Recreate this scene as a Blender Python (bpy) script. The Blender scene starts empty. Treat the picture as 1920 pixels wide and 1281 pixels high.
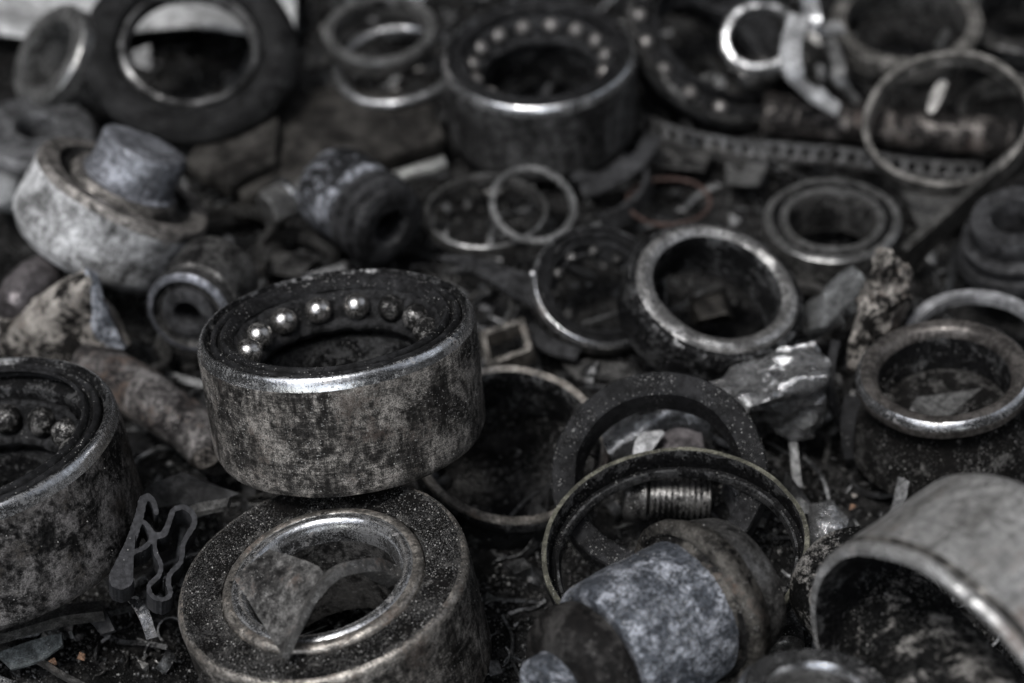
import bpy, bmesh, math, random
import numpy as np
from mathutils import Vector, Matrix, noise
R_ = math.radians
PI = math.pi
sc = bpy.context.scene
C = sc.collection
CM = 0.01                                  # geometry below is written in centimetres

# ------------------------------------------------------------------ camera, world, sun, exposure
PITCH = R_(40)
LENS = 70.0
FPX = LENS / 36 * 1920
CAM = Vector((0, -52 * math.cos(PITCH), 52 * math.sin(PITCH)))
FWD = Vector((0, math.cos(PITCH), -math.sin(PITCH)))
UPV = Vector((0, math.sin(PITCH), math.cos(PITCH)))
RGT = Vector((1, 0, 0))
cd = bpy.data.cameras.new('camera'); cam = bpy.data.objects.new('camera', cd); C.objects.link(cam)
cam.location = CAM * CM; cam.rotation_euler = (PI / 2 - PITCH, 0, 0)
cd.lens = LENS; cd.sensor_width = 36; cd.clip_start = 0.01; cd.clip_end = 50
cd.dof.use_dof = True; cd.dof.focus_distance = 0.419; cd.dof.aperture_fstop = 9.0
cd.dof.aperture_blades = 8
sc.camera = cam

SUN_DIR = Vector((-0.28, -0.34, 0.90)).normalized()       # towards the sun
w = bpy.data.worlds.new('World'); sc.world = w; w.use_nodes = True
GLOW1, GLOW2, GLOW3, BASE = 18.0, 15.0, 8.0, .04  # strengths of the added sky patches reflected in the metal; BASE dims the rest
nt = w.node_tree; bg = nt.nodes['Background']
sky = nt.nodes.new('ShaderNodeTexSky'); sky.sky_type = 'NISHITA'; sky.sun_disc = False
sky.sun_elevation = math.asin(SUN_DIR.z)
sky.sun_rotation = math.atan2(SUN_DIR.x, SUN_DIR.y)
sky.air_density = 1; sky.dust_density = 1; sky.ozone_density = 1
hs = nt.nodes.new('ShaderNodeHueSaturation'); hs.inputs['Saturation'].default_value = 0.3
nt.links.new(sky.outputs[0], hs.inputs['Color']); 
def wn(t, **k):
    n = nt.nodes.new(t)
    for a, b in k.items(): setattr(n, a, b)
    return n
def wl(a, b): nt.links.new(a, b)
wtc = wn('ShaderNodeTexCoord')                            # dimmed sky with cloud noise; bright patches added to make the metal highlights
def sky_glow(d, lo, hi, gain):
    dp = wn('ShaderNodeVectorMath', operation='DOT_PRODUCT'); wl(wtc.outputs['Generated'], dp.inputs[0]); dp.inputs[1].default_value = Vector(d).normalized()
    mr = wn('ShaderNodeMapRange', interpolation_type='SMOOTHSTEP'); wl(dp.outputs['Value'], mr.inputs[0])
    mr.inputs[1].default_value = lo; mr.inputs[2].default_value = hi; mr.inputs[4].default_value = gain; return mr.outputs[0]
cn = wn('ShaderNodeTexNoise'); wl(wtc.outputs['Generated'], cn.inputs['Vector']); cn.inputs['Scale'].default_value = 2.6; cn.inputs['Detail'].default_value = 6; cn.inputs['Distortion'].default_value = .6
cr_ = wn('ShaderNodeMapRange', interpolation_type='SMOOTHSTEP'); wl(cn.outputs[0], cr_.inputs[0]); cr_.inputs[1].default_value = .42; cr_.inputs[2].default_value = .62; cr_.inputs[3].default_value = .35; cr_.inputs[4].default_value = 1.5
def wm(op, a, b):
    n = wn('ShaderNodeMath', operation=op)
    for i, x in enumerate((a, b)):
        if isinstance(x, float): n.inputs[i].default_value = x
        else: wl(x, n.inputs[i])
    return n.outputs[0]
sky_gain = wm('MULTIPLY', wm('ADD', wm('ADD', sky_glow((-.30, -.36, .88), .78, .97, GLOW1), wm('ADD', sky_glow((-.25, -.95, .12), .84, .975, GLOW2), sky_glow((.76, .12, .62), .84, .97, GLOW3))), BASE), cr_.outputs[0])
vm = wn('ShaderNodeVectorMath', operation='SCALE'); wl(hs.outputs[0], vm.inputs[0]); wl(sky_gain, vm.inputs['Scale'])
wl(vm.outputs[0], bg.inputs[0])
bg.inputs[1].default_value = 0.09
sd = bpy.data.lights.new('sun', 'SUN'); sd.energy = 5.0; sd.angle = R_(11); sd.color = (1, 0.975, 0.94)
so = bpy.data.objects.new('sun', sd); C.objects.link(so)
sd.color = (1, .985, .965); so.rotation_euler = (-SUN_DIR).to_track_quat('-Z', 'Y').to_euler()
sc.view_settings.view_transform = 'Standard'; sc.view_settings.look = 'None'
sc.view_settings.exposure = -1.48; sc.view_settings.gamma = 1; sc.view_settings.use_curve_mapping = False
sc.cycles.max_bounces = 6

# ------------------------------------------------------------------ placing helpers
def ray(u, v):
    return FWD + RGT * ((u - 960) / FPX) - UPV * ((v - 640.5) / FPX)
def P(u, v, z):                            # point at height z (cm) seen at pixel u, v
    d = ray(u, v); t = (z - CAM.z) / d.z
    return CAM + d * t
def fit(u, v, a, ratio, phi, z, flip=1):   # frame of a circle that is seen as the given ellipse
    d = ray(u, v); t = (z - CAM.z) / d.z
    p = CAM + d * t
    zz = -d.normalized(); xx = (RGT - zz * RGT.dot(zz)).normalized(); yy = zz.cross(xx)
    s = math.sqrt(max(0, 1 - ratio * ratio)); f = R_(phi)
    n = (xx * (-math.sin(f) * s) + yy * (math.cos(f) * s)) * flip + zz * ratio
    X = xx * math.cos(f) + yy * math.sin(f)
    Y = n.cross(X)
    M = Matrix((X, Y, n)).transposed().to_4x4(); M.translation = p
    return M, a * t / FPX
def axis_frame(p0, p1, side=Vector((1, 0, 0))):
    z = (p1 - p0).normalized(); x = (side - z * side.dot(z))
    if x.length < .05: x = Vector((0, 1, 0)) - z * z.y
    x.normalize(); y = z.cross(x)
    M = Matrix((x, y, z)).transposed().to_4x4(); M.translation = p0
    return M
def pxcm(u, v, z):
    d = ray(u, v); return (z - CAM.z) / d.z / FPX
def toM(M):
    M = M.copy(); M.translation = M.translation * CM; return M
def tag(o, label, cat, group=None):
    o['label'] = label; o['category'] = cat
    if group: o['group'] = group
    return o
def thing(name, label, cat, M, group=None):
    o = bpy.data.objects.new(name, None); o.empty_display_size = .01; C.objects.link(o)
    o.matrix_world = toM(M); return tag(o, label, cat, group)

# ------------------------------------------------------------------ mesh builder (cm)
class G:
    def __init__(s): s.v = []; s.f = []; s.m = []
    def add(s, vs, fs, mi=0):
        b = len(s.v); s.v += [tuple(x) for x in vs]
        for f in fs: s.f.append(tuple(i + b for i in f)); s.m.append(mi)
        return s
    def lathe(s, prof, seg=96, closed=True, a0=0, a1=2 * PI, step=None, caps=True, cx=0, cy=0):
        """prof: (r, z) or (r, z, material of the span that starts here); revolved round z"""
        pr = []
        n = len(prof); last = n if closed else n - 1
        for i in range(last):
            p, q = prof[i], prof[(i + 1) % n]
            mi = p[2] if len(p) > 2 else 0
            L = math.hypot(p[0] - q[0], p[1] - q[1]); k = max(1, int(L / step)) if step else 1
            for j in range(k):
                t = j / k; pr.append((p[0] + (q[0] - p[0]) * t, p[1] + (q[1] - p[1]) * t, mi))
        if not closed: pr.append((prof[-1][0], prof[-1][1], 0))
        full = abs(a1 - a0) > 2 * PI - 1e-4
        na = seg if full else seg + 1
        b = len(s.v); m = len(pr)
        for i in range(na):
            a = a0 + (a1 - a0) * i / seg; ca, sa = math.cos(a), math.sin(a)
            for r, z, _ in pr: s.v.append((cx + r * ca, cy + r * sa, z))
        mm = m if closed else m - 1
        for i in range(seg):
            i2 = (i + 1) % na
            for j in range(mm):
                j2 = (j + 1) % m
                s.f.append((b + i * m + j, b + i2 * m + j, b + i2 * m + j2, b + i * m + j2)); s.m.append(pr[j][2])
        if not full and closed and caps:
            s.f.append(tuple(b + j for j in range(m))); s.m.append(0)
            s.f.append(tuple(b + (na - 1) * m + j for j in range(m))[::-1]); s.m.append(0)
        return s
    def sweep(s, pts, prof, closed=False, up=Vector((0, 0, 1)), scale=None, mi=0):
        n = len(pts); m = len(prof); b = len(s.v)
        for i in range(n):
            if closed: t = pts[(i + 1) % n] - pts[i - 1]
            else: t = pts[min(i + 1, n - 1)] - pts[max(i - 1, 0)]
            t = t.normalized(); x = t.cross(up)
            if x.length < 1e-3: x = t.cross(Vector((0, 1, 0)))
            x.normalize(); y = x.cross(t); k = scale[i] if scale else 1
            for (a, c) in prof: s.v.append(tuple(pts[i] + x * a * k + y * c * k))
        for i in range(n if closed else n - 1):
            i2 = (i + 1) % n
            for j in range(m):
                j2 = (j + 1) % m
                s.f.append((b + i * m + j, b + i2 * m + j, b + i2 * m + j2, b + i * m + j2)); s.m.append(mi)
        if not closed:
            s.f.append(tuple(b + j for j in range(m))); s.m.append(mi)
            s.f.append(tuple(b + (n - 1) * m + j for j in range(m))[::-1]); s.m.append(mi)
        return s
    def ball(s, c, r, n=16, mi=0):
        prof = [(r * math.sin(PI * i / n) + (1e-4 if i in (0, n) else 0), r * math.cos(PI * i / n)) for i in range(n + 1)]
        t = G().lathe(prof, 2 * n, closed=False)
        s.add([(x + c[0], y + c[1], z + c[2]) for x, y, z in t.v], t.f, mi); return s
    def rough(s, amp, scale=1.0, seed=0, amp2=0):
        off = Vector((seed * 7.13, seed * 3.7, seed * 1.9)); out = []
        for x, y, z in s.v:
            p = Vector((x, y, z)); d = noise.noise_vector(p * scale + off) * amp
            if amp2: d += noise.noise_vector(p * scale * 4.3 + off) * amp2
            out.append(tuple(p + d))
        s.v = out; return s
    def build(s, name, mats, parent=None, M=None, sharp=38, local=True):
        if not isinstance(mats, (list, tuple)): mats = [mats]
        org = Vector((0, 0, 0))
        if M is None and parent is None:      # world coordinates: origin at the foot of the thing
            a = np.array(s.v); org = Vector(((a[:, 0].min() + a[:, 0].max()) / 2, (a[:, 1].min() + a[:, 1].max()) / 2, a[:, 2].min()))
        me = bpy.data.meshes.new(name)
        me.from_pydata([((x - org.x) * CM, (y - org.y) * CM, (z - org.z) * CM) for x, y, z in s.v], [], s.f)
        for m in mats: me.materials.append(m)
        me.polygons.foreach_set('material_index', s.m)
        bm = bmesh.new(); bm.from_mesh(me); bmesh.ops.recalc_face_normals(bm, faces=bm.faces); bm.to_mesh(me); bm.free()
        me.polygons.foreach_set('use_smooth', [True] * len(me.polygons))
        me.set_sharp_from_angle(angle=R_(sharp)); me.update()
        o = bpy.data.objects.new(name, me); C.objects.link(o)
        if parent: o.parent = parent
        elif M is not None: o.matrix_world = toM(M)
        else: o.location = org * CM
        return o

def from_bm(bm):
    g = G(); bm.verts.ensure_lookup_table(); bm.verts.index_update()
    g.v = [tuple(v.co) for v in bm.verts]
    g.f = [tuple(v.index for v in f.verts) for f in bm.faces]; g.m = [0] * len(g.f); bm.free(); return g
def chunk(pts, cuts=3, amp=.05, scale=2, seed=1, bev=.04):
    """solid lump: convex hull of the points, its edges worn, its faces uneven"""
    bm = bmesh.new()
    for p in pts: bm.verts.new(p)
    r = bmesh.ops.convex_hull(bm, input=bm.verts)
    bmesh.ops.delete(bm, geom=[e for e in r['geom_interior'] if isinstance(e, bmesh.types.BMVert)], context='VERTS')
    bmesh.ops.dissolve_limit(bm, angle_limit=R_(12), verts=bm.verts, edges=bm.edges)
    if bev: bmesh.ops.bevel(bm, geom=list(bm.edges), offset=bev, segments=2, affect='EDGES', profile=.6)
    bmesh.ops.triangulate(bm, faces=bm.faces)
    for _ in range(cuts):
        L = [e for e in bm.edges if e.calc_length() > .12]
        if L: bmesh.ops.subdivide_edges(bm, edges=L, cuts=1)
        bmesh.ops.triangulate(bm, faces=bm.faces)
    return from_bm(bm).rough(amp, scale, seed, amp * .35)
def sheet(rows, thick=.12, sub=6, amp=.03, scale=2, seed=1, skip=None):
    """bent plate: rows of control points (each row equally long), smooth between them"""
    nr, nc = len(rows), len(rows[0])
    def lerp(lst, t):
        x = t * (len(lst) - 1); i = min(int(x), len(lst) - 2); k = x - i
        a = lst[max(i - 1, 0)]; b = lst[i]; c = lst[i + 1]; d = lst[min(i + 2, len(lst) - 1)]
        return .5 * ((2 * b) + (c - a) * k + (2 * a - 5 * b + 4 * c - d) * k * k + (3 * b - a - 3 * c + d) * k ** 3)
    U, Vn = (nr - 1) * sub, (nc - 1) * sub
    bm = bmesh.new(); gr = []
    for i in range(U + 1):
        gr.append([bm.verts.new(lerp([lerp(r, j / Vn) for r in rows], i / U)) for j in range(Vn + 1)])
    for i in range(U):
        for j in range(Vn):
            if skip and skip(i, j): continue
            bm.faces.new((gr[i][j], gr[i + 1][j], gr[i + 1][j + 1], gr[i][j + 1]))
    bmesh.ops.recalc_face_normals(bm, faces=bm.faces)
    bmesh.ops.solidify(bm, geom=list(bm.faces), thickness=thick)
    return from_bm(bm).rough(amp, scale, seed, amp * .3)
def circ(r, n=10, ry=None):
    return [(r * math.cos(2 * PI * i / n), (ry or r) * math.sin(2 * PI * i / n)) for i in range(n)]
def rect(w, h): return [(-w / 2, -h / 2), (w / 2, -h / 2), (w / 2, h / 2), (-w / 2, h / 2)]
def smooth_path(pts, k=6):
    out = []
    for i in range(len(pts) - 1):
        a = pts[max(i - 1, 0)]; b = pts[i]; c = pts[i + 1]; d = pts[min(i + 2, len(pts) - 1)]
        for j in range(k):
            t = j / k
            out.append(.5 * ((2 * b) + (c - a) * t + (2 * a - 5 * b + 4 * c - d) * t * t + (3 * b - a - 3 * c + d) * t ** 3))
    out.append(pts[-1]); return out

# ------------------------------------------------------------------ materials
def desat(c, k):
    m = (c[0] + c[1] + c[2]) / 3; return tuple(x + (m - x) * k for x in c)
def mat(name, bare=(.42, .41, .39), dirt=(.022, .021, .02), dirt2=None, amount=.55, s=1.6, contrast=.10,
        rough_b=.3, rough_d=.62, metal=1.0, rust=0.0, rust_c=(.13, .07, .04), streak=(1, 1, 1), specks=.35,
        bump=.5, grit=0.5, spec=.09, fine=30, pit=.5, scr=0.0, edge=1.2, lowb=.28, dks=None, band=.10):
    m = bpy.data.materials.new(name); m.use_nodes = True; nt = m.node_tree; N = nt.nodes; L = nt.links
    bare = desat(bare, .3); dirt = desat(dirt, .3); rust_c = tuple(c * .8 for c in desat(rust_c, .45))
    if metal > .1: bare = tuple(min(.9, c * 1.4) for c in bare); rough_b = max(.14, rough_b - .10)
    bs = N['Principled BSDF']; dk = dks or (.2 if max(dirt) < .12 else .8); dirt = tuple(c * dk for c in dirt); dirt2 = tuple(c * dk for c in dirt2) if dirt2 else None; dirt2 = dirt2 or tuple(min(1, c * 2.1 + .004) for c in dirt)
    def nd(t, **k):
        n = N.new(t)
        for a, b in k.items(): setattr(n, a, b)
        return n
    def val(sock, x):
        if isinstance(x, (int, float)): sock.default_value = x
        else: L.new(x, sock)
    def math_(op, a, b=0.0, clamp=False):
        n = nd('ShaderNodeMath', operation=op); n.use_clamp = clamp; val(n.inputs[0], a); val(n.inputs[1], b); return n.outputs[0]
    def sstep(x, lo, hi):
        n = nd('ShaderNodeMapRange', interpolation_type='SMOOTHSTEP'); val(n.inputs[0], x)
        n.inputs[1].default_value = lo; n.inputs[2].default_value = hi; return n.outputs[0]
    def mix(f, a, b):
        n = nd('ShaderNodeMix', data_type='RGBA'); val(n.inputs[0], f)
        for sck, x in ((n.inputs[6], a), (n.inputs[7], b)):
            if isinstance(x, tuple): sck.default_value = (*x, 1)
            else: L.new(x, sck)
        return n.outputs[2]
    def mixf(f, a, b):
        n = nd('ShaderNodeMix', data_type='FLOAT'); val(n.inputs[0], f); val(n.inputs[2], a); val(n.inputs[3], b); return n.outputs[0]
    tc = nd('ShaderNodeTexCoord'); oi = nd('ShaderNodeObjectInfo')
    mp = nd('ShaderNodeVectorMath', operation='MULTIPLY_ADD'); L.new(tc.outputs['Object'], mp.inputs[0])
    mp.inputs[1].default_value = (100, 100, 100)
    cx = nd('ShaderNodeCombineXYZ'); rr = math_('MULTIPLY', oi.outputs['Random'], 60)
    for i in range(3): L.new(rr, cx.inputs[i])
    L.new(cx.outputs[0], mp.inputs[2]); co = mp.outputs[0]
    st = nd('ShaderNodeVectorMath', operation='MULTIPLY'); L.new(co, st.inputs[0]); st.inputs[1].default_value = streak; cs = st.outputs[0]
    def noi(c, scale, detail=6, rg=.6, dist=0.0):
        n = nd('ShaderNodeTexNoise'); L.new(c, n.inputs['Vector']); n.inputs['Scale'].default_value = scale
        n.inputs['Detail'].default_value = detail; n.inputs['Roughness'].default_value = rg; n.inputs['Distortion'].default_value = dist
        return n.outputs[0]
    n1 = noi(cs, s, 9, .68, .4); n2 = noi(co, s * 5, 5, .65); n3 = noi(co, fine, 3, .6); n4 = noi(co, s * .55, 4)
    comb = math_('ADD', math_('ADD', math_('MULTIPLY', n1, .62), math_('MULTIPLY', n2, .26)), math_('MULTIPLY', n3, .12))
    ge = nd('ShaderNodeNewGeometry'); pt = math_('MULTIPLY', math_('SUBTRACT', ge.outputs['Pointiness'], .5), edge)
    s5 = nd('ShaderNodeVectorMath', operation='MULTIPLY'); L.new(co, s5.inputs[0]); s5.inputs[1].default_value = (.5, .5, 14)
    n5 = noi(s5.outputs[0], 1.6, 5, .7, .6)
    s6 = nd('ShaderNodeVectorMath', operation='MULTIPLY'); L.new(co, s6.inputs[0]); s6.inputs[1].default_value = (9, 9, .8)
    n6 = noi(s6.outputs[0], 1.3, 4, .7, .8)
    comb = math_('ADD', comb, math_('ADD', pt, math_('ADD', math_('MULTIPLY', math_('SUBTRACT', n5, .5), band), math_('MULTIPLY', math_('SUBTRACT', n6, .5), band))))
    comb = math_('ADD', comb, math_('MULTIPLY', math_('SUBTRACT', n4, .5), .30))
    thr = .5 + (amount - .5) * .42
    mask = sstep(comb, thr - contrast * .5, thr + contrast * .5)
    mask = math_('MULTIPLY', mask, mixf(pit, 1.0, sstep(n3, .38, .56)))
    dc = mix(sstep(n2, .35, .65), dirt, dirt2)
    bc = mix(sstep(math_('ADD', math_('MULTIPLY', n1, .6), math_('MULTIPLY', n2, .4)), .42, .66), tuple(c * lowb for c in bare), bare)
    if scr:
        wv = noi(cs, s * 14, 2); bc = mix(math_('MULTIPLY', sstep(wv, .55, .62), scr), bc, tuple(c * .35 for c in bare))
    col = mix(mask, dc, bc)
    if rust:
        rmask = math_('MULTIPLY', sstep(math_('ADD', math_('MULTIPLY', n4, .6), math_('MULTIPLY', n2, .4)), .56 - .12 * rust, .66 - .12 * rust), .75)
        col = mix(rmask, col, rust_c); mask = math_('MULTIPLY', mask, math_('SUBTRACT', 1.0, rmask))
    rg = mixf(mask, rough_d, math_('ADD', math_('ADD', math_('MULTIPLY', n2, .2), math_('MULTIPLY', n5, .22)), rough_b - .19))
    vo = nd('ShaderNodeTexVoronoi'); L.new(co, vo.inputs['Vector']); vo.inputs['Scale'].default_value = 26
    sep = nd('ShaderNodeSeparateColor'); L.new(vo.outputs['Color'], sep.inputs[0])
    dens = math_('GREATER_THAN', sep.outputs[0], 1 - .18 * specks)
    near = math_('LESS_THAN', vo.outputs['Distance'], .42)
    clus = sstep(noi(co, 1.1, 3), .42, .62)
    sp = math_('MULTIPLY', math_('MULTIPLY', dens, near), clus)
    col = mix(math_('MULTIPLY', sp, .8), col, mix(sep.outputs[1], (.10, .10, .10), (.46, .45, .43)))
    rg = mixf(sp, rg, .28)
    L.new(col, bs.inputs['Base Color']); L.new(rg, bs.inputs['Roughness'])
    L.new(math_('MULTIPLY', mask, metal), bs.inputs['Metallic']); bs.inputs['Specular IOR Level'].default_value = spec
    h = math_('ADD', math_('ADD', math_('MULTIPLY', n1, .5), math_('MULTIPLY', n2, .35)), math_('MULTIPLY', math_('MULTIPLY', n3, .18 + grit * .25), mixf(mask, 1.0, .35)))
    h = math_('ADD', h, math_('MULTIPLY', math_('SUBTRACT', .5, vo.outputs['Distance']), math_('MULTIPLY', math_('ADD', sp, math_('MULTIPLY', math_('SUBTRACT', 1.0, mask), .35)), grit * .35)))
    h = math_('ADD', h, math_('ADD', math_('MULTIPLY', n5, .12), math_('MULTIPLY', n6, .06)))
    bp = nd('ShaderNodeBump'); L.new(h, bp.inputs['Height']); bp.inputs['Strength'].default_value = bump; bp.inputs['Distance'].default_value = .0011
    L.new(bp.outputs[0], bs.inputs['Normal'])
    return m

STEEL_SIDE = mat('worn_bearing_steel', metal=.8, bare=(.60, .545, .48), amount=.62, s=1.3, contrast=.30, rust=.35, rust_c=(.075, .048, .033), streak=(1, 1, .9), rough_b=.40, specks=.7, grit=.5, pit=.9, bump=.4, fine=42, band=.30, lowb=.22, dirt=(.05, .045, .04))
STEEL_RIM = mat('polished_rim_steel', metal=1.0, bare=(.68, .67, .65), amount=.24, s=1.6, contrast=.3, rough_b=.27, band=.2, specks=.25, bump=.16, rust=.1, pit=.12, lowb=.5)
STEEL_EDGE = mat('chipped_edge_steel', metal=0.9, bare=(.50, .45, .385), amount=.40, s=2.6, contrast=.14, rough_b=.4, specks=.3, bump=.4, rust=.35, pit=.4)
DARK = mat('greasy_dark_steel', bare=(.2, .2, .2), amount=.68, s=2.0, rough_b=.4, rough_d=.5, specks=.5, grit=.7, bump=.6, dirt=(.016, .016, .017))
DARK2 = mat('dull_dark_steel', metal=1.0, bare=(.26, .25, .235), amount=.58, s=1.3, rough_b=.42, rough_d=.55, specks=.3, grit=.45, bump=.4, dirt=(.026, .025, .024), contrast=.2)
GRITTY = mat('grit_covered_steel', bare=(.20, .19, .175), amount=.70, s=2.2, specks=.9, grit=1.0, bump=.8, dirt=(.02, .019, .018), dirt2=(.05, .046, .042), rough_d=.7)
RUBBER = mat('black_rubber', bare=(.03, .03, .032), amount=.6, s=1.2, metal=0, rough_b=.6, rough_d=.7, specks=.5, grit=.35, bump=.25, dirt=(.03, .03, .031), spec=.10)
RUBBER_S = mat('smooth_grey_rubber', bare=(.07, .07, .073), amount=.45, s=1.0, metal=0, rough_b=.5, rough_d=.6, specks=.12, grit=.2, bump=.15, dirt=(.03, .03, .031), contrast=.3, spec=.12)
CRUST = mat('crusted_grease', bare=(.05, .05, .052), amount=.5, s=4, metal=0, rough_b=.45, rough_d=.5, specks=.2, grit=.9, bump=1.0, dirt=(.012, .012, .013), spec=.2)
BALLM = mat('ball_steel', bare=(.62, .59, .55), amount=.34, s=3, contrast=.14, rough_b=.27, rough_d=.4, specks=.05, bump=.15, grit=.1, pit=.12, edge=0, lowb=.6)
GREASYB = mat('greasy_ball_steel', edge=0, bare=(.5, .48, .45), amount=.68, s=5, contrast=.2, rough_b=.3, rough_d=.42, specks=.1, bump=.7, grit=.5, pit=.5)
CHALK = mat('blue_white_corroded_zinc', bare=(.50, .53, .60), amount=.66, s=2.2, contrast=.24, metal=.3, rough_b=.5, rough_d=.5, specks=.6, bump=.8, grit=.9, dirt=(.028, .032, .038), dirt2=(.085, .093, .108), fine=26, lowb=.5, edge=.2, dks=1.0)
SILVER = mat('flaking_silver_plating', bare=(.9, .9, .88), amount=.46, s=.9, contrast=.3, rough_b=.42, lowb=.5, band=.25, metal=0.2, specks=.1, bump=.7, grit=.3, dirt=(.10, .095, .085), dirt2=(.2, .195, .18), rust=.15, rust_c=(.2, .15, .12))
BRIGHT = mat('bright_shell_steel', bare=(.62, .61, .59), amount=.52, s=.9, contrast=.26, rough_b=.30, specks=.15, bump=.5, grit=.3, dirt=(.085, .082, .076), dirt2=(.16, .155, .143), metal=.8, pit=.4, streak=(1, 1, .3), lowb=.4, band=.3, rust=.2, dks=.8)
ALU = mat('torn_cast_aluminium', bare=(.68, .69, .69), amount=.36, s=1.5, contrast=.25, rough_b=.24, specks=.2, bump=.9, grit=.3, dirt=(.07, .07, .065), dirt2=(.15, .15, .14), metal=0.95, pit=.2)
BEIGE = mat('beige_scale', bare=(.58, .52, .45), amount=.52, s=1.8, contrast=.10, metal=.1, rough_b=.6, specks=.2, bump=.9, grit=.7, dirt=(.035, .032, .03), dirt2=(.10, .09, .08), rust=.2)
BROWN = mat('brown_rusted_steel', bare=(.20, .175, .155), amount=.6, s=1.3, metal=.6, rough_b=.42, specks=.2, bump=.6, dirt=(.035, .030, .027), rust=.3, rust_c=(.10, .06, .045))
COPPER = mat('tarnished_copper', bare=(.12, .075, .062), amount=.6, s=2, rough_b=.5, metal=.3, specks=.1, bump=.2, dirt=(.10, .055, .045), dks=.8)
BRASS = mat('yellow_stained_steel', bare=(.27, .26, .185), amount=.52, s=1.6, contrast=.3, metal=.5, rough_b=.42, specks=.4, bump=.4, grit=.5, dirt=(.04, .038, .033), dirt2=(.09, .087, .07), dks=.6)
GREY = mat('grey_worn_metal', bare=(.36, .355, .34), amount=.45, s=1.4, contrast=.25, rough_b=.38, specks=.15, bump=.35, dirt=(.055, .053, .05), metal=0.9)
TAN = mat('tan_worn_metal', bare=(.30, .28, .25), amount=.56, s=1.2, contrast=.25, rough_b=.42, specks=.1, bump=.35, dirt=(.07, .065, .058), metal=.6)
TARN = mat('tarnished_sleeve', bare=(.36, .35, .34), amount=.8, s=.45, contrast=.3, rough_b=.28, dirt=(.03, .03, .03), bump=.2)
FARBALL = mat('dusty_ball_steel', bare=(.34, .315, .29), amount=.5, s=3, contrast=.3, rough_b=.36, rough_d=.45, specks=0, bump=.3, grit=.1, pit=.2, edge=0, lowb=.5, rust=.2, dirt=(.05, .047, .045), dks=1)
STONE = mat('brown_grey_stone', bare=(.085, .078, .068), amount=.5, s=.5, contrast=.3, metal=0, rough_b=.7, rough_d=.75, specks=.1, bump=.6, dirt=(.035, .033, .03), dirt2=(.06, .055, .05))
PALE = mat('pale_cloth', bare=(.62, .62, .61), amount=.3, s=.4, contrast=.4, metal=0, rough_b=.8, rough_d=.8, specks=0, bump=.2, dirt=(.38, .38, .37), dirt2=(.5, .5, .49), pit=0)
CHROME = mat('bent_chrome', metal=.45, bare=(.80, .80, .82), amount=.15, s=1.4, contrast=.3, rough_b=.22, specks=.05, bump=.3, dirt=(.12, .12, .12), pit=.1)
PLUM = mat('purple_brown_steel', bare=(.25, .22, .225), amount=.4, s=.9, contrast=.3, metal=.7, rough_b=.38, specks=.1, bump=.3, dirt=(.07, .058, .058))
SOIL = mat('oily_black_grit', bare=(.05, .048, .046), amount=.62, s=1.2, contrast=.25, metal=0, rough_b=.6, rough_d=.65, specks=.8, bump=1.0, grit=1.2, dirt=(.016, .0155, .015), dirt2=(.030, .029, .028), fine=16, dks=.15)
GLASSY = mat('frosted_chip', bare=(.22, .25, .25), amount=.35, s=1.5, contrast=.3, metal=0, rough_b=.3, specks=.2, bump=.3, dirt=(.05, .055, .055), spec=.5)
ORANGE = mat('orange_rust', bare=(.42, .22, .11), amount=.3, s=5, metal=0, rough_b=.7, bump=.8, dirt=(.16, .08, .05))

# grain material: every grain gets a tone of its own
def grain_mat(name, lo=.010, hi=.10, bright=.6, metal=.5):
    m = bpy.data.materials.new(name); m.use_nodes = True; nt = m.node_tree; N = nt.nodes; L = nt.links; bs = N['Principled BSDF']
    at = N.new('ShaderNodeAttribute'); at.attribute_name = 'tone'
    r = N.new('ShaderNodeValToRGB'); L.new(at.outputs['Fac'], r.inputs[0]); e = r.color_ramp.elements
    e[0].color = (lo, lo, lo, 1); e[1].position = 1; e[1].color = (bright, bright * .98, bright * .94, 1)
    n = e.new(.72); n.color = (hi * .7, hi * .68, hi * .66, 1); n = e.new(.90); n.color = (hi * 1.3, hi * 1.25, hi * 1.15, 1)
    L.new(r.outputs[0], bs.inputs['Base Color']); bs.inputs['Roughness'].default_value = .3; bs.inputs['Metallic'].default_value = metal
    return m
GRAIN = grain_mat('black_sand'); SOILGRAIN = grain_mat('black_soil_grains', .012, .05, .22, .1)

def grains_mesh(pts, sizes, seed=0):
    """one mesh of many small sharp grains (irregular octahedra); pts in cm"""
    rng = np.random.default_rng(seed); n = len(pts); pts = np.array(pts); sizes = np.array(sizes)[:, None]
    base = np.array([(1, 0, 0), (-1, 0, 0), (0, 1, 0), (0, -1, 0), (0, 0, 1), (0, 0, -1)], float)
    v = base[None] * (sizes[:, :, None] * rng.uniform(.5, 1.2, (n, 6, 1)))
    q = rng.normal(size=(n, 3, 3)); q, _ = np.linalg.qr(q); v = np.einsum('nij,nkj->nki', q, v) + pts[:, None]
    f = np.array([(0, 2, 4), (2, 1, 4), (1, 3, 4), (3, 0, 4), (2, 0, 5), (1, 2, 5), (3, 1, 5), (0, 3, 5)])
    F = (f[None] + (np.arange(n) * 6)[:, None, None]).reshape(-1, 3)
    me = bpy.data.meshes.new('grains'); me.vertices.add(n * 6); me.vertices.foreach_set('co', (v * CM).reshape(-1))
    me.loops.add(F.size); me.loops.foreach_set('vertex_index', F.reshape(-1)); me.polygons.add(len(F))
    me.polygons.foreach_set('loop_start', np.arange(len(F)) * 3); me.update(calc_edges=True)
    at = me.attributes.new('tone', 'FLOAT', 'FACE'); at.data.foreach_set('value', np.repeat(rng.random(n), 8)); me.validate()
    return me
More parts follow.
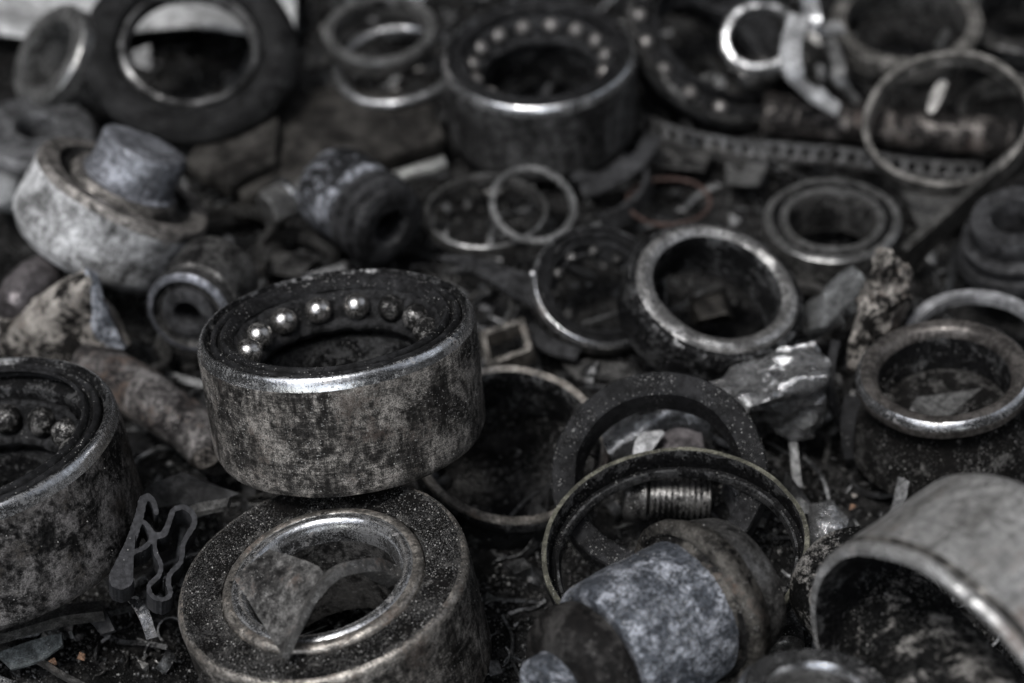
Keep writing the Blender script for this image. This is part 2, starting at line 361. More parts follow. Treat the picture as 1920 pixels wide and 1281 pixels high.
def sprinkle(o, count, smin=.012, smax=.03, name='grit', up=.1, seed=1, region=None, clump=1.3, mat_=None):
    """grains lying on the faces of o that look up; child of the object's thing"""
    rng = random.Random(seed); me = o.data; W = o.matrix_world if not o.parent else o.parent.matrix_world
    W3 = W.to_3x3(); me.calc_loop_triangles(); T = []; A = []
    for t in me.loop_triangles:
        nz = (W3 @ t.normal).z
        if nz < up: continue
        T.append(t); A.append(t.area * min(1, .25 + nz))
    cum = np.cumsum(A); pts = []; sz = []; tries = 0; off = Vector((seed * 3.1, seed, 0))
    while len(pts) < count and tries < count * 6:
        tries += 1
        t = T[int(np.searchsorted(cum, rng.random() * cum[-1]))]; a, b, c = [me.vertices[i].co for i in t.vertices]
        r1, r2 = math.sqrt(rng.random()), rng.random(); p = a * (1 - r1) + b * r1 * (1 - r2) + c * r1 * r2
        p = p / CM
        if region and not region(p): continue
        if rng.random() > .5 + clump * noise.noise(p * 1.6 + off): continue
        s = smin + (smax - smin) * rng.random() ** 2.5
        pts.append(tuple(p + t.normal * s * .3)); sz.append(s)
    g = bpy.data.objects.new(name, grains_mesh(pts, sz, seed)); g.data.materials.append(mat_ or GRAIN); C.objects.link(g)
    g['kind'] = 'stuff'
    g.parent = o.parent if o.parent else o
    return g

# ------------------------------------------------------------------ the ground
def ground_z(x, y):
    p = Vector((x, y, 0)); k = 1 if -45 < y < 60 and abs(x) < 50 else .2
    m_ = 1.5 * math.exp(-((x - 3.4) ** 2 + (y + 4.2) ** 2) / 9) + .7 * math.exp(-((x - 7) ** 2 + (y + 7) ** 2) / 9)
    return -.45 + m_ + k * (.45 * noise.noise(p * .22) + .22 * noise.noise(p * .7 + Vector((5, 0, 0))) + .09 * noise.noise(p * 2.3) + .04 * noise.noise(p * 6))
def axis_vals(lo, hi, step, far):
    v = list(np.arange(lo, hi + 1e-6, step)); s = step; a = lo; b = hi; L = []; Rr = []
    while a > -far: s *= 1.5; a -= s; L.append(a)
    s = step
    while b < far: s *= 1.5; b += s; Rr.append(b)
    return L[::-1] + v + Rr
xs = axis_vals(-22, 22, .22, 3000); ys = axis_vals(-16, 32, .22, 3000)
g = G(); g.v = [(x, y, ground_z(x, y)) for y in ys for x in xs]; nx = len(xs)
g.f = [(j * nx + i, j * nx + i + 1, (j + 1) * nx + i + 1, (j + 1) * nx + i) for j in range(len(ys) - 1) for i in range(nx - 1)]; g.m = [0] * len(g.f)
gr = g.build('ground', SOIL, M=Matrix(), sharp=180); gr['kind'] = 'structure'
rng = random.Random(4); pts = []; sz = []
while len(pts) < 60000:
    x = rng.uniform(-14, 14); y = -13 + 38 * rng.random() ** 1.5
    if rng.random() > .55 + 1.2 * noise.noise(Vector((x, y, 0)) * .9): continue
    s = .015 + .075 * rng.random() ** 4; pts.append((x, y, ground_z(x, y) + s * .3)); sz.append(s)
gg = bpy.data.objects.new('black_grit', grains_mesh(pts, sz, 5)); gg.data.materials.append(SOILGRAIN); C.objects.link(gg)
gg['kind'] = 'stuff'; gg['label'] = 'loose black grit and metal filings covering the ground'; gg['category'] = 'grit'

# ------------------------------------------------------------------ builders of the round things
def ring(name, label, cat, u, v, a, ratio, phi, z, h, prof, mats, flip=1, group=None, part='body', rough=.012, seg=112, single=True, wob=.035):
    """prof(R, H): closed cross-section in cm with z=H at the seen face; returns the object (single) or root"""
    M, R = fit(u, v, a, ratio, phi, z, flip)
    H = h * R; B = M @ Matrix.Translation((0, 0, -H))
    gm = G().lathe(prof(R, H), seg, step=.18 if rough else None)
    if rough: gm.rough(rough * 1.6, .9, len(bpy.data.objects), rough * .35)
    if wob:
        sv = gm.v; gm.v = []; of = len(bpy.data.objects) * 5.7; ww = wob * R if max(ratio, 0) and H < .35 * R else wob * R * .35
        for x, y, z in sv:
            t = math.atan2(y, x); q = Vector((math.cos(t) * .8 + of, math.sin(t) * .8, 0)); d1 = noise.noise(q) * ww; d2 = noise.noise(q + Vector((0, 0, 9))) * ww
            rr_ = math.hypot(x, y) or 1; gm.v.append((x + x / rr_ * d1, y + y / rr_ * d1, z + d2))
    if single:
        o = gm.build(name, mats, M=B); tag(o, label, cat, group); return o, R, H
    root = thing(name, label, cat, B, group); o = gm.build(part, mats, root)
    bpy.context.view_layer.update()
    return root, o, R, H

def p_plain(inner=.88, ch=.03, e=1, mi=0):    # plain sleeve with bright rim (material e on the top edge)
    return lambda R, H: [(R * (1 - ch), H, e), (R * inner + R * ch * .6, H, mi), (R * inner, H - R * ch, mi), (R * inner, R * ch, mi), (R * inner + R * ch, 0, mi),
                         (R * (1 - ch), 0, mi), (R, R * ch, mi), (R, H - R * ch, e)]

def ball_bearing(name, label, u, v, a, ratio, phi, z, h=.94, nb=14, rb=.1, rball=.64, dz=.17, opening=.75, side=STEEL_SIDE, rim=STEEL_RIM, a_off=0, cat='ball bearing', group=None, seg=144, grit=0, missing=(), greasy=(), bm_=None):
    M, R = fit(u, v, a, ratio, phi, z); H = h * R
    root = thing(name, label, cat, M @ Matrix.Translation((0, 0, -H)), group)
    k = R
    pr = [(.945 * k, H, 2), (.93 * k, H - .035 * k, 2), (.915 * k, H - .04 * k, 2), (.90 * k, H - .10 * k, 2), (.78 * k, H - .14 * k, 2), (.76 * k, H - .5 * k, 2), (.78 * k, .05 * k, 2), (.84 * k, 0, 2),
          (.93 * k, 0, 0), (.975 * k, .02 * k, 0), (.997 * k, .075 * k, 0), (1.0 * k, .16 * k, 0), (1.0 * k, H - .13 * k, 0), (.998 * k, H - .095 * k, 1), (.992 * k, H - .055 * k, 1), (.98 * k, H - .022 * k, 1), (.965 * k, H - .004 * k, 1), (.955 * k, H, 2)]
    o = G().lathe(pr, seg, step=.12).rough(.012, .9, 3, .006).build('outer_ring', [side, rim, DARK], root, sharp=50)
    # seal: flat flange with two ridges that dips inward
    op = opening
    sp = [(.905 * k, H - .055 * k), (.895 * k, H - .02 * k), (.875 * k, H - .008 * k), (.86 * k, H - .016 * k), (.85 * k, H - .05 * k), (.832 * k, H - .052 * k), (.822 * k, H - .012 * k), (.805 * k, H + .002 * k), (.785 * k, H - .006 * k),
          (op * k, H - .045 * k), ((op - .008) * k, H - .07 * k), ((op + .02) * k, H - .085 * k), (.86 * k, H - .07 * k), (.89 * k, H - .06 * k)]
    s_ = G().lathe(sp, seg, step=.06).rough(.012, 1.4, 5, .006).build('seal', RUBBER, root, sharp=60)
    # cage: uneven crusted band behind the balls with a lip below them
    cz = H - dz * k
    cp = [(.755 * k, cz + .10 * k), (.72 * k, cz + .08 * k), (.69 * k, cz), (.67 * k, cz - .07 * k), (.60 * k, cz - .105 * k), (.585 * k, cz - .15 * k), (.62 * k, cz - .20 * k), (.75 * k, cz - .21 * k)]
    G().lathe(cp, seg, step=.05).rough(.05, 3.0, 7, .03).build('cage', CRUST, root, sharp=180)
    for i in range(nb):
        if i in missing: continue
        t = a_off + 2 * PI * i / nb
        b = G().ball((0, 0, 0), rb * k, 14).build('ball', GREASYB if (greasy == 'all' or i in greasy) else (bm_ or BALLM), root); b.location = (rball * k * math.cos(t) * CM, rball * k * math.sin(t) * CM, cz * CM)
        b.rotation_euler = (i * 1.3, i * 2.1, i * .7)
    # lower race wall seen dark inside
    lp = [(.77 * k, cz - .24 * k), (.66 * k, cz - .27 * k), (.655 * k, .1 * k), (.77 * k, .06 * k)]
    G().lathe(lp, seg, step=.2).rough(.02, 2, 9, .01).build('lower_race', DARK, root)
    bpy.context.view_layer.update()
    if grit:
        sprinkle(o, grit, .010, .024, 'grit', -.1, 11); sprinkle(s_, grit // 7, .010, .020, 'grit', .1, 12)
    return root, R, H

# ---- 1 the bearing on top of the stack (in focus)
ball_bearing('stacked_ball_bearing', 'tall worn ball bearing with shiny steel balls, resting on top of another bearing', 628, 600, 262, .386, 8, 5.75, h=.93, a_off=R_(23), grit=5200, seg=200, greasy=(0, 1, 13), missing=(7, 8, 9, 10, 11, 12))

# ---- 2 the thick bearing under it
M, R = fit(603, 1077, 279, .655, 18, 3.4); H = .95 * R
root = thing('thick_bearing', 'thick grit covered bearing under the stacked one, curved metal scrap lying in its bore', 'bearing', M @ Matrix.Translation((0, 0, -H)))
k = R
pr = [(.985 * k, H - .015 * k, 1), (.955 * k, H, 2), (.93 * k, H - .004 * k, 2), (.90 * k, H - .02 * k, 2), (.705 * k, H - .035 * k, 2), (.70 * k, H - .06 * k, 0), (.70 * k, .08 * k, 0), (.9 * k, 0, 0), (.97 * k, .01 * k, 0), (1.0 * k, .06 * k, 0), (1.0 * k, H - .05 * k, 1)]
o2 = G().lathe(pr, 200, step=.12).rough(.02, .9, 13, .008).build('outer_ring', [STEEL_SIDE, STEEL_EDGE, GRITTY], root, sharp=60)
pi_ = [(.70 * k, H - .055 * k, 0), (.685 * k, H - .02 * k, 0), (.665 * k, H - .008 * k, 0), (.625 * k, H - .008 * k, 2), (.62 * k, H - .014 * k, 1), (.60 * k, H + .002 * k, 1), (.578 * k, H + .004 * k, 1), (.555 * k, H - .006 * k, 1), (.535 * k, H - .03 * k, 1), (.52 * k, H - .065 * k, 1), (.512 * k, H - .11 * k, 1), (.508 * k, H - .17 * k, 3), (.508 * k, H - .5 * k, 3), (.53 * k, .1 * k, 3), (.70 * k, .1 * k, 3)]
oi2 = G().lathe(pi_, 180, step=.1).rough(.01, 1.2, 15, .004).build('inner_ring', [STEEL_EDGE, STEEL_RIM, GREY, DARK2], root, sharp=60)
bpy.context.view_layer.update()
sprinkle(o2, 15000, .010, .028, 'grit', .35, 21, region=lambda p: .66 * R < math.hypot(p.x, p.y) < .975 * R and p.z > H * .9, clump=.9)
sprinkle(oi2, 900, .010, .02, 'grit', .2, 22)
sprinkle(o2, 1500, .010, .018, 'grit', -.3, 23, region=lambda p: math.hypot(p.x, p.y) > .97 * R)
# curved scrap in its bore
def Pz(lst): return [P(*q) for q in lst]
sh = sheet([Pz([(437, 1083, 3.75), (470, 1056, 4.05), (505, 1030, 4.25)]), Pz([(468, 1130, 3.75), (512, 1092, 4.15), (560, 1046, 4.45)]),
            Pz([(496, 1176, 3.75), (545, 1120, 4.25), (596, 1062, 4.55)]), Pz([(527, 1226, 3.75), (562, 1160, 4.3), (606, 1078, 4.6)])], thick=.2, sub=8, amp=.02, scale=2.5, seed=4)
band = smooth_path(Pz([(532, 1232, 3.7), (556, 1178, 4.1), (588, 1118, 4.45), (632, 1074, 4.6), (690, 1062, 4.3), (738, 1084, 3.5)]), 8)
nb_ = len(band)
sh.add(*(lambda q: (q.v, q.f))(G().sweep(band, rect(.26, .20), up=Vector((-.5, .3, .8)), scale=[.75 + .75 * min(1, max(0, (i / nb_ - .35) * 2)) for i in range(nb_)]).rough(.015, 2, 3)))
o = sh.build('curved_metal_scrap', mat('brown_grey_scrap', bare=(.40, .385, .36), amount=.6, s=1.3, contrast=.3, rough_b=.4, specks=.35, dirt=(.045, .041, .039), rust=.2), sharp=45)
tag(o, 'dark curved sheet metal scrap lying in the bore of the thick bearing', 'metal scrap'); bpy.context.view_layer.update()
sprinkle(o, 700, .010, .02, 'grit', .2, 25)

# ---- 3 bearing at the left edge
r3, R3, H3 = ball_bearing('ball_bearing', 'big bearing with peeling grey flaky side, cut by the left edge', -80, 818, 300, .47, 19, 4.3, h=.86, nb=15, a_off=.2, rball=.66, dz=.3, opening=.84, greasy='all',
             side=mat('flaking_bearing_steel', bare=(.34, .315, .30), amount=.58, s=1.8, contrast=.22, rust=.35, rust_c=(.06, .045, .03), rough_b=.5, specks=.35, bump=.9, streak=(1, 1, .8), metal=0.7), rim=STEEL_RIM, grit=1500)

# ---- 4 sleeve behind the stack
ring('steel_sleeve', 'hollow dark sleeve with pale rim, between the stacked bearing and the leaning rubber ring', 'sleeve', 958, 828, 186, .80, -6, 1.4, .62,
     lambda R, H: [(.985 * R, H, 1), (.91 * R, H - .01 * R, 0), (.885 * R, H - .05 * R, 0), (.87 * R, H - .09 * R, 0), (.87 * R, .03 * R, 0), (.9 * R, 0, 0), (.95 * R, 0, 0), (.95 * R, H - .22 * R, 0), (.985 * R, H - .19 * R, 0), (1.0 * R, H - .16 * R, 0), (1.0 * R, H - .03 * R, 1)], [DARK, STEEL_EDGE])

# ---- 5 leaning rubber ring
o5, R5, H5 = ring('rubber_ring', 'wide flat black rubber ring standing almost upright, leaning behind the thin yellowed ring', 'rubber ring', 1233, 885, 203, .95, 14, 2.6, .36,
     lambda R, H: [(.985 * R, H), (.81 * R, H - .01 * R), (.78 * R, H - .03 * R), (.74 * R, 0), (.83 * R, -.02 * R), (.96 * R, .02 * R), (1.0 * R, .05 * R), (1.0 * R, H - .02 * R)], RUBBER, rough=.02, seg=160)
bpy.context.view_layer.update(); sprinkle(o5, 2600, .010, .022, 'grit', .0, 31)

# ---- 6 thin yellowed channel ring
o6, R6, H6 = ring('thin_channel_ring', 'thin grooved ring with a yellow stained upper edge, lying over the front bushing', 'retaining ring', 1263, 1022, 251, .77, 7, 2.9, .22,
     lambda R, H: [(.995 * R, H, 1), (.96 * R, H, 0), (.95 * R, H - .03 * R, 0), (.95 * R, .045 * R, 0), (.915 * R, .035 * R, 0), (.905 * R, .07 * R, 0), (.885 * R, .07 * R, 0), (.87 * R, .03 * R, 0), (.875 * R, 0, 0), (.97 * R, 0, 0), (.985 * R, .03 * R, 0), (.985 * R, H - .04 * R, 0), (1.0 * R, H - .02 * R, 1)], [DARK, BRASS], rough=.02, seg=200)
bpy.context.view_layer.update(); sprinkle(o6, 1800, .010, .022, 'grit', .0, 33)

# ---- 7 front bushing
def rod_thing(name, label, cat, p0, p1, parts, k, group=None, seg=96, rough=.03):
    """parts: (part name, material, closed profile [(t, r)...] in px along the axis)"""
    M = axis_frame(p0, p1); root = thing(name, label, cat, M, group); out = []
    for i, (pn, m, pr) in enumerate(parts):
        gm = G().lathe([(max(r * k, 1e-3), t * k) for t, r in pr], seg, step=.12)
        out.append(gm.rough(rough, 1.2, i + 3 + len(name), rough * .4).build(pn, m, root, sharp=50))
    bpy.context.view_layer.update(); return root, out
k7 = pxcm(1220, 1150, 3.8)
r7, o7 = rod_thing('suspension_bushing', 'fat bushing with blue white corroded body between dark flange and rubber collar', 'bushing', P(1310, 1132, 3.75), P(1010, 1306, 3.95), [
    ('body', CHALK, [(28, 20), (28, 138), (60, 141), (150, 143), (225, 140), (243, 130), (246, 20)]),
    ('flange', mat('brown_dark_flange', bare=(.11, .10, .085), amount=.5, s=1.4, metal=.3, rough_b=.5, specks=.35, bump=.6, dirt=(.03, .028, .026), rust=.1), [(-42, 30), (-42, 146), (-36, 156), (-20, 160), (-12, 170), (8, 173), (17, 166), (20, 154), (14, 146), (18, 140), (30, 138), (30, 30)]),
    ('end_ring', DARK2, [(-110, 60), (-112, 112), (-96, 135), (-60, 146), (-42, 146), (-42, 60)]),
    ('rubber_collar', mat('brown_rubber', bare=(.06, .056, .052), amount=.5, s=1.5, metal=0, rough_b=.5, specks=.2, bump=.6, dirt=(.033, .031, .03), dirt2=(.055, .05, .047)), [(246, 40), (246, 112), (254, 126), (285, 130), (318, 120), (338, 98), (344, 60), (344, 40)]),
    ('inner_tube', CHALK, [(340, 30), (340, 66), (376, 66), (384, 60), (384, 30)])], k7)
sprinkle(o7[1], 500, .01, .02, 'grit', 0, 41); sprinkle(o7[0], 900, .01, .022, 'grit', 0, 42)

# ---- 8 blurred cap at the bottom edge
ring('stepped_hub', 'blurred round steel hub with bright stepped rim, cut off by the bottom edge', 'hub', 1530, 1290, 150, .55, -6, 5.6, .9,
     lambda R, H: [(.98 * R, H - .1 * R, 1), (.9 * R, H, 1), (.6 * R, H, 1), (.55 * R, H - .1 * R, 0), (.55 * R, 0, 0), (1.05 * R, 0, 0), (1.12 * R, .1 * R, 0), (1.12 * R, H - .4 * R, 0), (1.05 * R, H - .3 * R, 1), (1.0 * R, H - .25 * R, 1)], [GREY, STEEL_RIM])

# ---- 9 shiny shell at the lower right
o9, R9, H9 = ring('bearing_shell', 'big shiny open steel shell lying on its side at the lower right, blurred in front', 'bearing shell', 1752, 1312, 330, .50, -53, 5.4, .90,
     lambda R, H: [(.975 * R, H, 0), (.935 * R, H, 1), (.92 * R, H - .03 * R, 1), (.91 * R, .05 * R, 1), (.93 * R, 0, 1), (.97 * R, 0, 0), (1.0 * R, .05 * R, 0), (1.0 * R, H - .12 * R, 2), (.985 * R, H - .09 * R, 2), (1.0 * R, H - .06 * R, 0), (.995 * R, H - .02 * R, 0)], [BRIGHT, DARK, TAN], flip=-1, rough=.02, seg=160)
# ---- 10 gritty pipe inside it
k10 = pxcm(1700, 1200, 4)
r10, o10 = rod_thing('gritty_pipe', 'black grit crusted pipe with torn silver patches, lying in front of the shiny shell opening', 'pipe', P(1585, 1085, 3.3), P(1810, 1350, 4.6), [
    ('tube', mat('patchy_pipe', metal=0.7, bare=(.45, .42, .38), amount=.66, s=1.5, contrast=.08, rough_b=.45, specks=.9, bump=1.0, grit=1.2, dirt=(.016, .016, .015)), [(0, 95), (0, 118), (8, 124), (560, 124), (568, 118), (568, 95)])], k10)
sprinkle(o10[0], 4500, .012, .03, 'grit', 0, 45)

# ---- 11 pot ring at the right edge
M, R = fit(1770, 693, 163, .62, 1, 3.0); H = 1.15 * R
root = thing('flanged_hub', 'round hub with wide smooth lip standing in black grit near the right edge', 'hub', M @ Matrix.Translation((0, 0, -H)))
k = R
o = G().lathe([(.985 * k, H - .03 * k, 1), (.95 * k, H, 0), (.84 * k, H + .0 * k, 0), (.79 * k, H - .03 * k, 0), (.75 * k, H - .12 * k, 2), (.72 * k, H - .5 * k, 2), (.70 * k, .1 * k, 2), (1.06 * k, 0, 3), (1.1 * k, .06 * k, 3), (1.02 * k, H - .72 * k, 3), (.88 * k, H - .48 * k, 3), (.84 * k, H - .34 * k, 3), (.90 * k, H - .25 * k, 0), (1.0 * k, H - .19 * k, 0), (1.01 * k, H - .09 * k, 1)],
             144, step=.1).rough(.02, .9, 17, .008).build('body', [mat('smooth_brown_steel', bare=(.22, .195, .175), amount=.40, s=1.2, contrast=.3, rough_b=.42, specks=.3, bump=.3, dirt=(.05, .044, .04), metal=.75), STEEL_RIM, DARK, GRITTY], root)
G().lathe([(.01, H - .56 * k), (.73 * k, H - .56 * k), (.73 * k, H - .62 * k), (.01, H - .62 * k)], 64, step=.2).rough(.03, 2, 3).build('bore_plate', GRITTY, root)
bpy.context.view_layer.update(); sprinkle(o, 2500, .012, .03, 'grit', .1, 51, region=lambda p: p.z < H * .75)
o = sheet([Pz([(1700, 775, 1.9), (1720, 745, 2.0)]), Pz([(1770, 790, 1.9), (1840, 728, 2.0)])], .05, 8, .02).build('flat_metal_flake', GREY)
tag(o, 'flat grey metal flake lying inside the bore of the hub near the right edge', 'metal flake')

# ---- 14 tilted ring with bright lip, right of the centre
ring('tilted_bearing_ring', 'thick dark ring with bright worn lip, tilted over the open ball bearing', 'bearing ring', 1347, 533, 156, .72, -22, 2.9, .70,
     lambda R, H: [(.97 * R, H - .02 * R, 1), (.90 * R, H, 1), (.80 * R, H - .04 * R, 0), (.77 * R, H - .10 * R, 0), (.76 * R, .05 * R, 0), (.8 * R, 0, 0), (1.02 * R, 0, 0), (1.1 * R, .06 * R, 0), (1.11 * R, H - .16 * R, 0), (1.08 * R, H - .10 * R, 0), (1.0 * R, H - .07 * R, 1)],
     [DARK, mat('bright_worn_lip', metal=0.95, bare=(.62, .60, .57), amount=.36, s=1.5, contrast=.3, rough_b=.34, specks=.2, dirt=(.07, .066, .062))])
o = chunk(Pz([(1290, 560, .6), (1360, 540, .6), (1375, 600, .6), (1300, 610, .6), (1300, 570, 1.3), (1350, 555, 1.3), (1365, 590, 1.2), (1310, 597, 1.2)]), 2, .05).build('tan_stone', STONE)
tag(o, 'small smooth tan stone seen through the tilted bright lipped ring', 'stone')

# ---- 15 ball bearing it leans on
ball_bearing('open_ball_bearing', 'dark ball bearing with smeared balls, half covered by the tilted bright lipped ring', 1126, 533, 130, .86, -22, 1.6, h=.42, nb=11, rb=.085, rball=.62, dz=.16, opening=.78, side=DARK2, rim=STEEL_RIM, a_off=.3, greasy='all', missing=(8, 9, 10))

# ---- 16 flat grooved ring
ring('grooved_bearing', 'flat dark bearing with concentric grooves and empty bore, right of the copper ring', 'bearing', 1560, 408, 128, .62, -2, 1.5, .75,
     lambda R, H: [(.97 * R, H - .01 * R, 1), (.88 * R, H, 0), (.86 * R, H - .07 * R, 2), (.78 * R, H - .07 * R, 0), (.76 * R, H - .02 * R, 1), (.65 * R, H - .02 * R, 0), (.62 * R, H - .08 * R, 0), (.61 * R, .03 * R, 0), (.95 * R, 0, 0), (1.0 * R, .06 * R, 0), (1.0 * R, H - .04 * R, 1)], [DARK2, GREY, DARK])

# ---- 17, 18 thin rings
ring('copper_ring', 'thin reddish copper ring lying flat between the two thin steel rings and the grooved bearing', 'copper ring', 1254, 376, 80, .56, 0, .6, .06,
     lambda R, H: [(R, H), (.93 * R, H), (.92 * R, 0), (R, 0)], COPPER, rough=.01)
ring('thin_steel_ring', 'wide thin walled pale ring lying flat under the small upright washer', 'thin ring', 912, 392, 116, .60, 3, 1.0, .22, p_plain(.93, .025), [DARK2, GREY])
ring('small_washer', 'small smooth grey washer propped upright on the wide thin walled ring', 'washer', 1000, 383, 84, .86, -22, 1.7, .08,
     lambda R, H: [(R, H), (.86 * R, H), (.84 * R, 0), (R, 0)], GREY, rough=.01)

# ---- 19 ribbed bushing, 20 bolt, 21 stud
k = pxcm(700, 400, 1.6)
r19, o19 = rod_thing('ribbed_bushing', 'dark ribbed rubber bushing with a blue white chalky patch, lying behind the stacked bearing', 'bushing', P(628, 352, 1.5), P(782, 462, 1.7), [
    ('body', mat('chalky_rubber', bare=(.42, .44, .5), amount=.60, s=1.1, contrast=.12, metal=0, rough_b=.6, specks=.1, dirt=(.04, .042, .046)), [(-20, 20), (-22, 62), (-8, 82), (20, 86), (95, 84), (105, 70), (105, 20)]),
    ('ribbed_boot', RUBBER_S, [(100, 20), (100, 72), (108, 86), (120, 88), (128, 74), (136, 86), (150, 86), (158, 70), (166, 78), (176, 76), (182, 62), (182, 36), (150, 34), (150, 20)])], k)
k = pxcm(540, 380, 1.3)
def hex_prof(r): return [(r * math.cos(PI / 3 * i), r * math.sin(PI / 3 * i)) for i in range(6)]
pa, pb = P(500, 395, 1.2), P(610, 340, 1.3); d = (pb - pa).normalized()
M = axis_frame(pa, pb); root = thing('hex_bolt', 'short shiny hexagonal bolt lying left of the ribbed rubber bushing', 'bolt', M)
s = G(); s.lathe([(.01, 0), (26 * k, 0), (34 * k, 5 * k), (34 * k, 10 * k), (.01, 10 * k)], 6); s.v = [tuple(x) for x in s.v]
G().lathe([(.01, 0), (34 * k, 0), (38 * k, 4 * k), (38 * k, 38 * k), (34 * k, 42 * k), (.01, 42 * k)], 6).build('head', GREY, root, sharp=20)
G().lathe([(.01, 42 * k), (44 * k, 42 * k), (46 * k, 48 * k), (44 * k, 54 * k), (.01, 54 * k)], 48).build('washer', STEEL_RIM, root)
G().lathe([(.01, 54 * k)] + [(((26 if i % 2 else 22)) * k, (54 + i * 4) * k) for i in range(20)] + [(.01, 134 * k)], 48).build('threaded_shank', GREY, root)
k = pxcm(790, 320, 1.1)
M = axis_frame(P(738, 336, 1.0), P(842, 303, 1.2))
o = G().lathe([(.01, 0)] + [((15.5 if i % 2 else 13) * k, (i * 4) * k) for i in range(27)] + [(.01, 106 * k)], 40).build('threaded_stud', mat('pale_stud', bare=(.5, .5, .47), amount=.2, s=2, rough_b=.4, dirt=(.2, .2, .18), metal=.6), M=M)
tag(o, 'short pale threaded stud lying in front of the far big ball bearing', 'threaded stud')

# ---- 22 far ball bearing
ball_bearing('far_ball_bearing', 'big upright ball bearing with bright blurred balls near the top of the photo', 1010, 96, 183, .57, 4, 3.1, h=.95, nb=15, rb=.085, rball=.70, dz=.17, opening=.79, missing=(10, 11, 12, 13), bm_=FARBALL, side=mat('dark_far_steel', bare=(.24, .235, .23), amount=.62, s=.8, contrast=.3, rough_b=.4, dirt=(.028, .027, .026), streak=(1, 1, .3)), rim=STEEL_RIM, a_off=.1)

# ---- 23 ball race right of it
ball_bearing('thin_ball_race', 'shallow black ball race with a few pinkish balls, leaning against the far big ball bearing', 1345, 78, 185, .62, -38, 1.6, h=.22, missing=(0, 1, 2, 3, 4, 14, 15), bm_=FARBALL, nb=16, rb=.075, rball=.88, dz=.02, opening=.96, side=DARK, rim=DARK2, a_off=.12)

# ---- 24 roller cage strip
base = [(1188, 232, .2), (1235, 258, .2), (1290, 276, .2), (1370, 292, .2), (1450, 299, .2), (1560, 307, .2), (1650, 320, .2), (1740, 333, .2), (1838, 338, .2)]
pth = smooth_path(Pz(base), 14); nC = 96
seglen = [0]
for i in range(1, len(pth)): seglen.append(seglen[-1] + (pth[i] - pth[i - 1]).length)
def at_len(t):
    t *= seglen[-1]
    for i in range(1, len(pth)):
        if seglen[i] >= t: return pth[i - 1].lerp(pth[i], (t - seglen[i - 1]) / max(1e-6, seglen[i] - seglen[i - 1]))
    return pth[-1]
bm = bmesh.new(); rows = []; lean = Vector((0, .35, 1)).normalized()
for hgt in (0, .09, .11, .42, .45, .54): rows.append([bm.verts.new(at_len(j / nC) + lean * hgt) for j in range(nC + 1)])
for i in range(5):
    for j in range(nC):
        if i in (2,) and j % 4 in (1, 2): continue
        if i in (1, 3) and j % 4 in (1, 2) and False: continue
        bm.faces.new((rows[i][j], rows[i][j + 1], rows[i + 1][j + 1], rows[i + 1][j]))
for j in range(nC + 1):
    q = Vector((0, -.07, .02)) * (1 if j % 4 in (0, 3) else 0)
    rows[0][j].co += q * .5; rows[1][j].co += q; rows[2][j].co += q * .5
bmesh.ops.recalc_face_normals(bm, faces=bm.faces); bmesh.ops.solidify(bm, geom=list(bm.faces), thickness=.09)
o = from_bm(bm).rough(.02, 1.5, 2, .005).build('roller_cage_strip', mat('cage_strip_steel', metal=0.95, bare=(.34, .33, .32), amount=.52, s=1.5, contrast=.3, rough_b=.32, dirt=(.06, .058, .055)))
tag(o, 'long wavy bent cage strip pierced with a row of square windows, behind the grooved bearing', 'bearing cage')

# ---- 25 thin hoop
ring('thin_hoop', 'large thin brownish double edged hoop standing upright over the rusty shaft at the right', 'hoop', 1775, 218, 158, .80, 10, 2.6, .24,
     lambda R, H: [(R, H), (.93 * R, H), (.925 * R, H * .6), (.95 * R, H * .55), (.95 * R, H * .4), (.925 * R, H * .35), (.93 * R, 0), (R, 0)], TAN, rough=.02)
# ---- 26 wide far ring
ring('wide_far_ring', 'wide tan grey ring with a thick lip at the top right corner area', 'ring', 1700, 36, 142, .62, -4, 2.4, .55,
     lambda R, H: [(.98 * R, H, 0), (.80 * R, H, 1), (.77 * R, H - .08 * R, 1), (.76 * R, 0, 1), (.86 * R, 0, 0), (.9 * R, H - .3 * R, 0), (.98 * R, H - .26 * R, 0), (1.0 * R, H - .05 * R, 0)], [TAN, DARK2])
ring('far_corner_ring', 'dark blurred ring lying in the far top right corner', 'ring', 1925, 20, 120, .6, 0, 1.8, .6, p_plain(.75, .04), [DARK, DARK2])
# ---- 27 chrome bracket pieces
ring('chrome_ring', 'small bright chrome ring standing at the top edge right of the far ball bearing', 'chrome ring', 1424, 66, 76, .90, 8, 2.8, .3, p_plain(.72, .10, 0), mat('dull_chrome', bare=(.7, .7, .72), amount=.45, s=.8, contrast=.3, rough_b=.3, dirt=(.1, .1, .1)), rough=.06)
def strap(name, label, cat, pts, wd, th, m, up=Vector((0, 0, 1)), amp=.02, k=7):
    o = G().sweep(smooth_path(Pz(pts), k), rect(wd, th), up=up).rough(amp, 1.5, len(name)).build(name, m); return tag(o, label, cat)
strap('bent_chrome_strip', 'bright bent chrome strip curving down beside the chrome ring', 'metal strip', [(1500, 30, 3.6), (1482, 90, 3.2), (1490, 140, 2.8), (1520, 175, 2.3), (1572, 206, 1.9)], .6, .12, CHROME)
strap('upright_chrome_strip', 'short chrome strip with a glaring folded end, behind the bent chrome strip', 'metal strip', [(1515, -30, 3.6), (1520, 20, 3.3), (1535, 52, 3.0), (1578, 52, 2.9)], .5, .16, CHROME)
strap('ragged_chrome_shred', 'ragged bright shred hanging just right of the chrome ring top', 'metal shred', [(1500, -20, 3.9), (1528, 25, 3.7), (1520, 60, 3.3)], .32, .08, CHROME, amp=.06)
